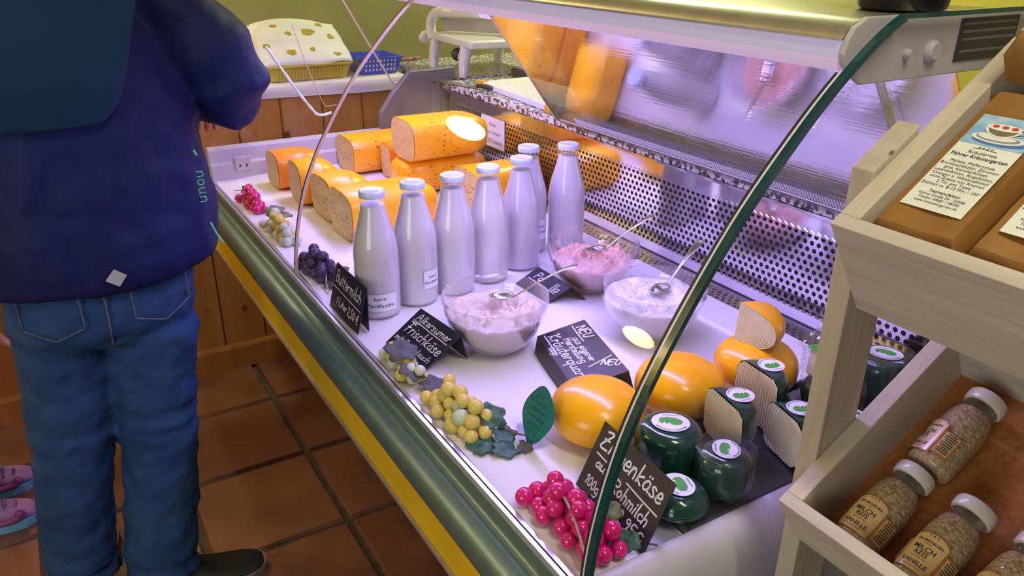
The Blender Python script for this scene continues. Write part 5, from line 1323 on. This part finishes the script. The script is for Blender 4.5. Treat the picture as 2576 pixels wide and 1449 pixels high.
# rice pudding bottles lying in the lower tray
def rice_bottle(u, v, spin, label):
    base = T2(u, v, -0.075+0.0275)
    t = thing('rice_bottle', tuple(base), label, 'bottle', 'rice pudding bottles')
    axis = T2.v; side = Vector((1, 0, 0)); up = T2.w
    def W(p): return base+side*p.x+up*p.y+axis*p.z      # local: x,y across, z along the bottle
    gp = [(0, 0), (0.022, 0), (0.0262, 0.003), (0.0272, 0.010), (0.0272, 0.060), (0.0265, 0.072), (0.0242, 0.085), (0.0215, 0.095), (0.0200, 0.103), (0.0195, 0.110), (0.0185, 0.113)]
    b = MB().lathe(gp, 32); b.xf(W); build('glass_body', b, 'bottle_glass', t, smooth=True, auto=60)
    rp_ = [(0, 0.003)]+[(max(r-0.0016, 0), z+0.002) for r, z in gp[1:7]]+[(0.0195, 0.0935), (0, 0.0945)]
    b = MB().lathe(rp_, 32); b.xf(W); build('rice', b, 'rice', t, smooth=True, auto=60)
    b = MB().lathe([(0.0185, 0.106), (0.0222, 0.107), (0.0228, 0.110), (0.0228, 0.119), (0.0212, 0.1215), (0, 0.1215)], 32); b.xf(W); build('cap', b, 'cap_cream', t, smooth=True, auto=40)
    def C(s, z, k=0.0): a = pi/2+spin-s/0.0274; r_ = 0.02765+k; return W(Vector((r_*cos(a), r_*sin(a), z)))
    # wrap-round label with arched front panel
    def strip(s0, s1, z0, z1, k): return MB().grid(lambda p, q: C(s0+(s1-s0)*p, z0+(z1-z0)*q, k), 14, 4)
    lab = build('label', strip(-0.040, 0.040, 0.014, 0.046, 0.0), 'rice_label_edge', t, smooth=True)
    build('label_side', strip(0.022, 0.0385, 0.0155, 0.0445, 0.0002), 'rice_label', lab, smooth=True); build('label_side', strip(-0.0385, -0.022, 0.0155, 0.0445, 0.0002), 'rice_label', lab, smooth=True)
    def arch(s, inset, k, m):
        wd = 0.0195-inset; b = MB()
        def g(p, q):
            x = -wd+2*wd*p; zt = 0.050+0.0085*sqrt(max(0, 1-(x/wd)**2*0.92))-inset; z0 = 0.010+inset
            return C(x, z0+(zt-z0)*q, k)
        b.grid(g, 20, 5); return build(s, b, m, lab, smooth=True)
    arch('label_front', 0.0, 0.0004, 'rice_label_edge'); arch('label_front', 0.0010, 0.0006, 'rice_label')
    tb = MB(); G = lambda x, y: C(x, y, 0.0009)
    print_text(tb, '* * *', 0.006, 0, 0.0515, G, bold=0.03)
    print_text(tb, 'LMC.MICHELSEN', 0.0038, 0, 0.0465, G, bold=0.02); print_text(tb, 'HAMBURG', 0.0018, 0, 0.0435, G)
    print_text(tb, 'MILCH', 0.0080, 0, 0.0355, G, bold=0.012); print_text(tb, 'REIS', 0.0080, 0, 0.0288, G, bold=0.012); print_text(tb, 'nach alter Art', 0.0028, 0, 0.0252, G)
    print_text(tb, 'VANILLE', 0.0072, 0, 0.0172, G, bold=0.010); print_text(tb, 'mit echter Vanille', 0.0026, 0, 0.0135, G)
    for s in (-0.030, 0.030):
        for i in range(9):
            wv = 0.006 if i % 3 else 0.0045
            ribbon(tb, [(s-wv, 0.0425-i*0.0030), (s, 0.0425-i*0.0030), (s+wv, 0.0425-i*0.0030)], 0.0011, G)
    build('print', tb, 'ink', lab, recalc=False)
    return t
rice_bottle(0.075, 0.018, 0.10, 'rice pudding bottle with cream cap in the left front of the lower tray')
rice_bottle(0.079, 0.146, 0.75, 'rice pudding bottle at the top left of the lower tray, label turned aside')
rice_bottle(0.146, 0.018, 0.10, 'rice pudding bottle second from the left in the front of the lower tray')
rice_bottle(0.214, 0.018, 0.25, 'rice pudding bottle at the right frame edge in the lower tray')

# ================================================================== people
def ring(c, rx, ry, rot=0.0, n=24, lump=0.0, seed=0.0, axis=None):
    """elliptic ring round c; axis None = horizontal"""
    out = []
    c = Vector(c)
    if axis is None: e1, e2 = Vector((cos(rot), sin(rot), 0)), Vector((-sin(rot), cos(rot), 0))
    else:
        ax = Vector(axis).normalized(); e1 = ax.cross(Vector((0, 0, 1)))
        if e1.length < 0.05: e1 = ax.cross(Vector((1, 0, 0)))
        e1.normalize(); e2 = ax.cross(e1).normalized()
    for k in range(n):
        a = 2*pi*k/n; q = 1+lump*noise.noise(Vector((cos(a)*1.7, sin(a)*1.7, seed)))
        out.append(c+e1*(rx*cos(a)*q)+e2*(ry*sin(a)*q))
    return out
def cloth_obj(name, mb, m, t, voxel=0.011, smooth=6, wrinkle=None):
    o = build(name, mb, m, t, smooth=True)
    r = o.modifiers.new('remesh', 'REMESH'); r.mode = 'VOXEL'; r.voxel_size = voxel; r.use_smooth_shade = True
    s = o.modifiers.new('smooth', 'SMOOTH'); s.iterations = smooth; s.factor = 0.5
    if wrinkle:
        tx = bpy.data.textures.new(name+'_folds', 'CLOUDS'); tx.noise_scale = wrinkle[0]
        d = o.modifiers.new('folds', 'DISPLACE'); d.texture = tx; d.strength = wrinkle[1]; d.mid_level = 0.5; d.texture_coords = 'LOCAL'
    return o
def limb(mb, pts, rad, lump=0.05, n=20, flat=1.0):
    P = [Vector(p) for p in pts]; rr_ = []
    m = len(P)
    for i, p in enumerate(P):
        d = P[min(i+1, m-1)]-P[max(i-1, 0)]
        rr_.append(ring(p, rad[i], rad[i]*flat, n=n, lump=lump, seed=i*0.9+p.x*7, axis=d))
    return mb.loft(rr_)

# --- man at the counter, seen from behind
man = thing('person', (-1.76, 0.04, 0.0), 'person in navy jacket and blue jeans standing at the counter, seen from behind', 'person')
# body: one skinned surface with head, hands and fingers
def skin_body(name, t, verts, edges, radii, m, sub=2):
    off = Vector(t['_w'])
    me = bpy.data.meshes.new(name); me.from_pydata([tuple(Vector(v)-off) for v in verts], edges, []); me.materials.append(M[m])
    o = bpy.data.objects.new(name, me); link(o, t); o['_w'] = tuple(off)
    me.attributes
    bm = bmesh.new(); bm.from_mesh(me); ly = bm.verts.layers.skin.verify()
    for i, v in enumerate(bm.verts):
        r = radii[i]; v[ly].radius = r if isinstance(r, tuple) else (r, r); v[ly].use_root = (i == 0)
    bm.to_mesh(me); bm.free()
    sk = o.modifiers.new('skin', 'SKIN'); sk.use_smooth_shade = True; sk.branch_smoothing = 0.6
    q = o.modifiers.new('sub', 'SUBSURF'); q.levels = sub; q.render_levels = sub
    return o
V = []; E_ = []; Rr = []
def vtx(p, r, par=None):
    V.append(p); Rr.append(r)
    if par is not None: E_.append((par, len(V)-1))
    return len(V)-1
pel = vtx((-1.74, 0.05, 0.92), (0.13, 0.10)); ch = vtx((-1.76, 0.06, 1.25), (0.14, 0.10), pel); sh = vtx((-1.78, 0.06, 1.43), (0.12, 0.08), ch)
nk = vtx((-1.80, 0.065, 1.52), 0.052, sh); hd0 = vtx((-1.815, 0.07, 1.60), (0.066, 0.078), nk); hd1 = vtx((-1.825, 0.075, 1.68), (0.076, 0.092), hd0); hd2 = vtx((-1.82, 0.075, 1.745), (0.060, 0.072), hd1)
def arm(sh_i, pts, fing, side):
    i = sh_i
    for p, r in pts: i = vtx(p, r, i)
    return i
def hand(w_i, wrist, d, sidev, upv, s=1.0):
    d, sidev, upv = Vector(d).normalized(), Vector(sidev).normalized(), Vector(upv).normalized(); wr = Vector(wrist)
    palm = vtx(tuple(wr+d*0.045), (0.034*s, 0.014*s), w_i); kn = vtx(tuple(wr+d*0.075), (0.036*s, 0.012*s), palm)
    for k, (off, L) in enumerate(((-0.028, 0.062), (-0.009, 0.074), (0.010, 0.070), (0.028, 0.054))):
        a = vtx(tuple(wr+d*0.098+sidev*off), 0.0095*s, kn); b = vtx(tuple(wr+d*(0.098+L*0.42)+sidev*off*1.05-upv*0.010), 0.0085*s, a)
        c = vtx(tuple(wr+d*(0.098+L*0.66)+sidev*off*1.05-upv*0.030), 0.0075*s, b); vtx(tuple(wr+d*(0.098+L*0.70)+sidev*off*1.0-upv*0.045), 0.0065*s, c)
    a = vtx(tuple(wr+d*0.036-sidev*0.036), 0.012*s, palm); b = vtx(tuple(wr+d*0.062-sidev*0.050-upv*0.010), 0.0105*s, a); vtx(tuple(wr+d*0.086-sidev*0.046-upv*0.022), 0.0085*s, b)
R_el = (-1.70, 0.372, 1.245); R_wr = (-1.90, 0.335, 1.205)
ri = vtx((-1.76, 0.235, 1.43), 0.058, sh); ri = vtx(R_el, 0.045, ri); ri = vtx(R_wr, 0.030, ri)
hand(ri, R_wr, (-0.80, 0.10, -0.35), (0.1, 0.9, -0.1), (-0.3, 0.1, 0.9))
L_el = (-1.76, -0.235, 1.20); L_wr = (-1.97, -0.12, 1.15)
li = vtx((-1.78, -0.13, 1.43), 0.058, sh); li = vtx(L_el, 0.045, li); li = vtx(L_wr, 0.030, li)
hand(li, L_wr, (-0.8, 0.35, 0.0), (0.3, 0.8, 0.1), (0, 0, 1))
for hip, kne, ank in (((-1.74, 0.125, 0.86), (-1.76, 0.105, 0.48), (-1.755, 0.050, 0.09)), ((-1.76, -0.045, 0.86), (-1.79, -0.085, 0.48), (-1.85, -0.125, 0.09))):
    a = vtx(hip, 0.075, pel); a = vtx(kne, 0.052, a); a = vtx(ank, 0.036, a)
skin_body('body', man, V, E_, Rr, 'skin')
# face, ears and hair
b = MB().sphere((-1.822, 0.075, 1.685), 0.100, 22, 14, (1.0, 0.90, 1.12)); b.xf(lambda p: p+Vector((0.012, 0, 0.016)))
b.v = [(x, y, z) for x, y, z in b.v]
hair = build('hair', MB().grid(lambda u, v: (-1.815+0.106*cos(u*2*pi)*sin(v*pi*0.62)*(1.0 if cos(u*2*pi) > -0.3 else 0.82), 0.075+0.092*sin(u*2*pi)*sin(v*pi*0.62), 1.700+0.112*cos(v*pi*0.62)), 32, 14), 'hair_brown', man, smooth=True)
so = hair.modifiers.new('t', 'SOLIDIFY'); so.thickness = 0.012; so.offset = -1
for y in (-0.012, 0.162): build('ear', MB().sphere((-1.815, y, 1.665), 0.026, 10, 8, (0.7, 0.35, 1.1)), 'skin', man, smooth=True)
build('nose', MB().sphere((-1.912, 0.082, 1.655), 0.018, 10, 8, (1.0, 0.8, 1.2)), 'skin', man, smooth=True)
for y in (0.048, 0.112): build('eye', MB().sphere((-1.898, y, 1.682), 0.011, 10, 8), 'enamel', man, smooth=True)
build('mouth', MB().sphere((-1.898, 0.080, 1.615), 0.020, 10, 8, (0.5, 1.1, 0.3)), 'trouser_red', man, smooth=True)
# jacket: torso and sleeves
jb = MB(); rings = []
for z, cy, hw, hd_, cx in ((0.895, 0.055, 0.205, 0.140, -1.735), (0.905, 0.060, 0.232, 0.160, -1.735), (0.95, 0.064, 0.236, 0.166, -1.738), (1.02, 0.066, 0.236, 0.164, -1.742), (1.10, 0.068, 0.236, 0.158, -1.750), (1.20, 0.068, 0.238, 0.155, -1.758),
                           (1.30, 0.066, 0.240, 0.150, -1.768), (1.39, 0.062, 0.228, 0.135, -1.778), (1.445, 0.060, 0.190, 0.110, -1.785), (1.475, 0.062, 0.120, 0.090, -1.79), (1.50, 0.064, 0.072, 0.072, -1.795), (1.545, 0.066, 0.074, 0.076, -1.80)):
    rg_ = ring((cx, cy, z), hd_, hw, rot=0.10, n=72, lump=0.04, seed=z*6)
    ctr = Vector((cx, cy, z)); fade = max(0.0, 1-abs(z-1.12)/0.26)
    rg_ = [ctr+(p-ctr)*(1+0.085*fade*noise.noise(Vector(((p.y-cy)*26+(z-1.1)*5, (p.x-cx)*9, z*2.2)))) for p in rg_]
    rings.append(rg_)
jb.loft(rings)
jb_ = jb
limb(jb, [(-1.775, 0.215, 1.425), (-1.755, 0.285, 1.385), (-1.725, 0.345, 1.315), (-1.705, 0.368, 1.262), (-1.735, 0.362, 1.235), (-1.800, 0.352, 1.225), (-1.872, 0.342, 1.215)], [0.085, 0.092, 0.088, 0.078, 0.070, 0.062, 0.056], lump=0.10)
limb(jb, [(-1.785, -0.095, 1.425), (-1.780, -0.165, 1.385), (-1.765, -0.215, 1.295), (-1.765, -0.238, 1.215), (-1.82, -0.205, 1.175), (-1.88, -0.17, 1.16), (-1.945, -0.13, 1.152)], [0.085, 0.090, 0.085, 0.078, 0.070, 0.062, 0.056], lump=0.10)
jk = cloth_obj('jacket', jb, 'jacket', man, 0.010, 5, (0.09, 0.022))
# teal fleece-like flap over the upper back
fb = MB()
def flap(u, v, k=0.0):
    y = -0.30+(0.455+0.05*v)*u
    bot = 1.245-0.016*sin(max(0, (u-0.1))*3.0)+0.07*max(0, (u-0.86)/0.14)**2.2+0.045*max(0, 0.5-u)
    z = bot+(1.52-bot)*v
    cy, hw, hd_ = 0.066, 0.262, 0.172-0.03*max(0, (z-1.3)/0.2)
    s = max(-0.98, min(0.98, (y-cy)/hw)); x = -1.764+hd_*sqrt(1-s*s)
    x += 0.018+0.010*noise.noise(Vector((y*6, z*5, 3)))
    return (x+0.02*sin(v*pi)*0.6, y+0.018*v*u, z)
fb.grid(flap, 40, 30); o = build('back_flap', fb, 'jacket_teal', man, smooth=True, label='teal fleece flap over the upper back')
so = o.modifiers.new('t', 'SOLIDIFY'); so.thickness = 0.022; so.offset = -1
bv = o.modifiers.new('b', 'BEVEL'); bv.width = 0.006; bv.segments = 3; bv.limit_method = 'ANGLE'
# zip lines, brand scribble and reflective patch
build('zip_line', MB().tube(smoothpath([(-1.636, 0.268, 0.998), (-1.632, 0.275, 0.976), (-1.624, 0.285, 0.952)], 5), 0.0022, 6), 'reflex_green', man, smooth=True)
build('zip_line', MB().tube(smoothpath([(-1.640, 0.258, 1.150), (-1.636, 0.262, 1.140)], 4), 0.0025, 6), 'reflex_green', man, smooth=True)
ub = MB(); lf = lambda x, y: Vector((-1.618-0.0*x, 0.252+y*0.55, 1.115-x))
for ch_, x0 in (('n', 0.0), ('o', 0.017), ('u', 0.034), ('n', 0.052)):
    for q in HAND[ch_][1]:
        pts = smoothpath([(float(p.split(',')[0])*0.003+x0, float(p.split(',')[1])*0.0045, 0) for p in q.split()], 4)
        ub.tube([lf(p.x, p.y)+Vector((0.004, 0, 0)) for p in pts], 0.0012, 5)
build('brand_print', ub, 'reflex_green', man)
pt = [(-1.566, 0.070, 0.958), (-1.566, 0.090, 0.942), (-1.566, 0.074, 0.922), (-1.566, 0.052, 0.938)]
b = MB().add([Vector(p) for p in pt]+[Vector(p)+Vector((-0.004, 0, 0)) for p in pt], [(0, 1, 2, 3), (7, 6, 5, 4), (0, 4, 5, 1), (1, 5, 6, 2), (2, 6, 7, 3), (3, 7, 4, 0)])
build('reflective_patch', b, 'reflex_silver', man)
# jeans
qb = MB(); rings = []
for z, cy, hw, hd_, cx in ((0.99, 0.052, 0.165, 0.115, -1.735), (0.93, 0.052, 0.178, 0.125, -1.735), (0.86, 0.048, 0.186, 0.130, -1.735), (0.80, 0.045, 0.186, 0.122, -1.735), (0.765, 0.042, 0.172, 0.10, -1.738)):
    rings.append(ring((cx, cy, z), hd_, hw, rot=0.08, n=32, lump=0.03, seed=z*5))
qb.loft(rings[::-1])
limb(qb, [(-1.735, 0.130, 0.85), (-1.735, 0.128, 0.76), (-1.735, 0.116, 0.66), (-1.735, 0.110, 0.585), (-1.735, 0.107, 0.565), (-1.738, 0.105, 0.545), (-1.740, 0.104, 0.525), (-1.740, 0.102, 0.505), (-1.742, 0.098, 0.46), (-1.745, 0.085, 0.36), (-1.75, 0.066, 0.24), (-1.75, 0.050, 0.14), (-1.745, 0.046, 0.085), (-1.735, 0.046, 0.062)],
     [0.104, 0.099, 0.090, 0.089, 0.084, 0.090, 0.083, 0.089, 0.085, 0.084, 0.084, 0.086, 0.090, 0.086], lump=0.05, n=24)
limb(qb, [(-1.745, -0.032, 0.85), (-1.755, -0.040, 0.76), (-1.765, -0.055, 0.66), (-1.775, -0.066, 0.58), (-1.778, -0.070, 0.555), (-1.780, -0.072, 0.53), (-1.783, -0.075, 0.50), (-1.79, -0.085, 0.44), (-1.81, -0.100, 0.34), (-1.83, -0.115, 0.22), (-1.845, -0.125, 0.13), (-1.85, -0.127, 0.085), (-1.845, -0.127, 0.062)],
     [0.104, 0.099, 0.089, 0.088, 0.083, 0.089, 0.083, 0.084, 0.083, 0.083, 0.085, 0.090, 0.086], lump=0.05, n=24)
jn = cloth_obj('jeans', qb, 'denim', man, 0.0095, 3, (0.05, 0.016))
for y0, y1 in ((0.092, 0.205), (-0.105, 0.000)):
    pk = MB()
    prof = [(y0, 0.905), (y1, 0.905), (y1, 0.835), ((y0+y1)/2, 0.812), (y0, 0.835)]
    def xs(y, z): s = (y-0.048)/0.190; return -1.737+0.136*sqrt(max(0.05, 1-s*s))+0.004
    loop = prof+[prof[0]]
    for (ya, za), (yb2, zb) in zip(loop, loop[1:]):
        pts = [(xs(ya+(yb2-ya)*k/8, 0), ya+(yb2-ya)*k/8, za+(zb-za)*k/8) for k in range(9)]
        pk.tube(pts, 0.0016, 5)
    build('back_pocket', pk, 'denim_stitch', man, smooth=True)
build('seam', MB().tube(smoothpath([(-1.598, 0.043, 0.93), (-1.600, 0.044, 0.87), (-1.606, 0.043, 0.81), (-1.635, 0.043, 0.770)], 6), 0.0020, 5), 'denim_stitch', man, smooth=True)
def shoe(t, heel, d, L, W, H, m_up, m_sole, par_name='shoe', lace=None):
    h = Vector(heel); d = Vector(d).normalized(); s = Vector((-d.y, d.x, 0)); b = MB(); rr_ = []
    for u, wd, ht in ((0.0, 0.55, 0.62), (0.04, 0.78, 0.95), (0.15, 0.84, 1.0), (0.30, 0.82, 0.98), (0.42, 0.84, 0.82), (0.55, 0.92, 0.62), (0.70, 1.0, 0.48), (0.85, 0.96, 0.40), (0.95, 0.74, 0.34), (1.0, 0.40, 0.24)):
        c = h+d*(L*u); q = []
        for k in range(16):
            a = 2*pi*k/16; ss = sin(a)
            q.append(c+s*(W/2*wd*cos(a))+Vector((0, 0, 0.018+(H*ht-0.018)*(0.5+0.5*ss) if ss > -0.6 else 0.018)))
        rr_.append(q)
    b.loft(rr_); up = build(par_name, b, m_up, t, smooth=True)
    up.modifiers.new('sub', 'SUBSURF').levels = 1
    b = MB(); out = []
    prof = ((0.0, 0.5), (0.05, 0.8), (0.25, 0.86), (0.45, 0.86), (0.68, 1.04), (0.88, 0.96), (0.98, 0.60), (1.015, 0.25))
    lft = [h+d*(L*u-0.004)+s*(W/2*k*1.06) for u, k in prof]; rgt = [h+d*(L*u-0.004)-s*(W/2*k*1.06) for u, k in prof]
    lo = lft+rgt[::-1]; n = len(lo)
    b.add([Vector((p.x, p.y, 0.001)) for p in lo]+[Vector((p.x, p.y, 0.026)) for p in lo], [tuple(range(n))[::-1], tuple(range(n, 2*n))]+[(i, (i+1) % n, n+(i+1) % n, n+i) for i in range(n)])
    build('sole', b, m_sole, up)
    return up
shoe(man, (-1.755, 0.000, 0.0), (0.13, 0.95, 0), 0.290, 0.105, 0.095, 'shoe_black', 'shoe_sole')
shoe(man, (-1.80, -0.150, 0.0), (-0.95, 0.25, 0), 0.290, 0.105, 0.095, 'shoe_black', 'shoe_sole')

# --- child in pink sneakers, mostly beyond the left edge of the picture
kid = thing('person', (-2.33, -0.37, 0.0), 'child in dark patterned coat and pink sneakers at the left picture edge', 'person')
V = []; E_ = []; Rr = []
pel = vtx((-2.33, -0.38, 0.56), (0.085, 0.075)); chs = vtx((-2.33, -0.38, 0.76), (0.09, 0.075), pel); shl = vtx((-2.33, -0.38, 0.86), (0.08, 0.06), chs); nk = vtx((-2.33, -0.375, 0.92), 0.036, shl)
h0 = vtx((-2.33, -0.365, 0.975), 0.062, nk); h1 = vtx((-2.33, -0.365, 1.045), 0.078, h0); vtx((-2.33, -0.37, 1.105), 0.055, h1)
a = vtx((-2.24, -0.38, 0.85), 0.036, shl); a = vtx((-2.20, -0.345, 0.70), 0.028, a); a = vtx((-2.21, -0.215, 0.605), 0.020, a); hand(a, (-2.21, -0.225, 0.610), (0.05, 0.62, -0.5), (0.9, 0.1, 0), (0.1, 0.5, 0.8), 0.62)
a = vtx((-2.42, -0.38, 0.85), 0.036, shl); a = vtx((-2.46, -0.37, 0.70), 0.028, a); a = vtx((-2.45, -0.33, 0.56), 0.020, a); hand(a, (-2.45, -0.33, 0.56), (0.0, 0.3, -0.9), (0.9, 0.1, 0), (0, 0.9, 0.3), 0.62)
for x in (-2.255, -2.42):
    a = vtx((x*0.5-2.33*0.5, -0.385, 0.50), 0.05, pel); a = vtx((x, -0.38, 0.30), 0.038, a); a = vtx((x, -0.405, 0.075), 0.028, a)
skin_body('body', kid, V, E_, Rr, 'skin')
hair = build('hair', MB().grid(lambda u, v: (-2.33+0.092*sin(u*2*pi)*sin(v*pi*0.7), -0.385+0.092*cos(u*2*pi)*sin(v*pi*0.7), 1.055+0.10*cos(v*pi*0.7)), 28, 14), 'hair_brown', kid, smooth=True)
so = hair.modifiers.new('t', 'SOLIDIFY'); so.thickness = 0.01; so.offset = -1
for x in (-2.36, -2.30): build('eye', MB().sphere((x, -0.292, 1.045), 0.008, 8, 6), 'dark_plastic', kid, smooth=True)
build('nose', MB().sphere((-2.33, -0.287, 1.018), 0.011, 8, 6), 'skin', kid, smooth=True); build('mouth', MB().sphere((-2.33, -0.295, 0.985), 0.014, 8, 6, (1.2, 0.5, 0.35)), 'trouser_red', kid, smooth=True)
cb_ = MB(); cb_.loft([ring((-2.33, -0.38, z), hw, hd_, n=24, lump=0.05, seed=z*5) for z, hw, hd_ in ((0.48, 0.145, 0.125), (0.56, 0.135, 0.118), (0.68, 0.120, 0.105), (0.80, 0.118, 0.098), (0.87, 0.098, 0.080), (0.915, 0.055, 0.055), (0.935, 0.055, 0.055))])
limb(cb_, [(-2.26, -0.38, 0.855), (-2.215, -0.368, 0.78), (-2.202, -0.340, 0.70), (-2.205, -0.285, 0.655), (-2.210, -0.225, 0.612)], [0.052, 0.052, 0.050, 0.046, 0.042], n=16)
limb(cb_, [(-2.40, -0.38, 0.855), (-2.445, -0.375, 0.78), (-2.458, -0.365, 0.70), (-2.455, -0.345, 0.62), (-2.45, -0.332, 0.57)], [0.052, 0.052, 0.050, 0.046, 0.042], n=16)
cloth_obj('coat', cb_, 'coat_dark', kid, 0.010, 4, (0.05, 0.012))
tb_ = MB()
for x in (-2.255, -2.42): limb(tb_, [(x*0.5-2.33*0.5, -0.385, 0.52), (x, -0.382, 0.34), (x, -0.395, 0.20), (x, -0.405, 0.115)], [0.072, 0.060, 0.055, 0.052], n=16)
cloth_obj('trousers', tb_, 'trouser_red', kid, 0.010, 4, (0.05, 0.01))
for x, dx in ((-2.255, 0.06), (-2.43, 0.02)):
    up = shoe(kid, (x-0.01, -0.452, 0.0), (dx, 1.0, 0), 0.232, 0.094, 0.135, 'sneaker_pink', 'sneaker_sole', 'sneaker')
    lb = MB()
    for k in range(4):
        y = -0.350+k*0.024; z = 0.108-k*0.015
        lb.tube([(x-0.028, y, z-0.020), (x-0.014, y+0.004, z-0.004), (x, y+0.006, z), (x+0.014, y+0.004, z-0.004), (x+0.028, y, z-0.020)], 0.004, 6)
    build('laces', lb, 'sneaker_lace', up, smooth=True)
    sw = smoothpath([(x+0.046, -0.262, 0.055), (x+0.047, -0.275, 0.040), (x+0.046, -0.31, 0.034), (x+0.045, -0.35, 0.042), (x+0.044, -0.385, 0.058)], 6)
    build('side_mark', MB().tube(sw, [0.004+0.010*max(0, 1-i/len(sw)) for i in range(len(sw))], 8), 'sneaker_swoosh', up, smooth=True)

# ------------------------------------------------------------------ ceiling lamps that carry the room light
for (xc, yc, sx, sy), lb in zip(((0.25, 0.55, 0.9, 0.08), (-2.6, 2.2, 1.2, 0.08)), ('ceiling lamp panel above the shelf stand', 'ceiling lamp panel above the staff side')):
    t = thing('ceiling_lamp', (xc, yc, 2.66), lb, 'lamp', 'ceiling lamps')
    build('housing', MB().box((xc-sx/2-0.03, yc-sy/2-0.03, 2.61), (xc+sx/2+0.03, yc+sy/2+0.03, 2.66)), 'board_white', t)
for x, y, z, lb in ((-3.42, -0.31, 2.24, 'warm globe pendant lamp above the far partition'), (-3.00, -2.00, 2.17, 'warm globe pendant lamp in the far left corner')):
    t = thing('pendant_lamp', (x, y, z), lb, 'lamp', 'pendant lamps')
    b = MB().sphere((x, y, z), 0.10, 20, 12); g_ = build('globe', b, 'globe_glass', t, smooth=True)
    build('cord', MB().tube([(x, y, z+0.10), (x, y, 2.66)], 0.004, 6), 'dark_plastic', t)
for o in bpy.data.objects:
    if '_w' in o: del o['_w']
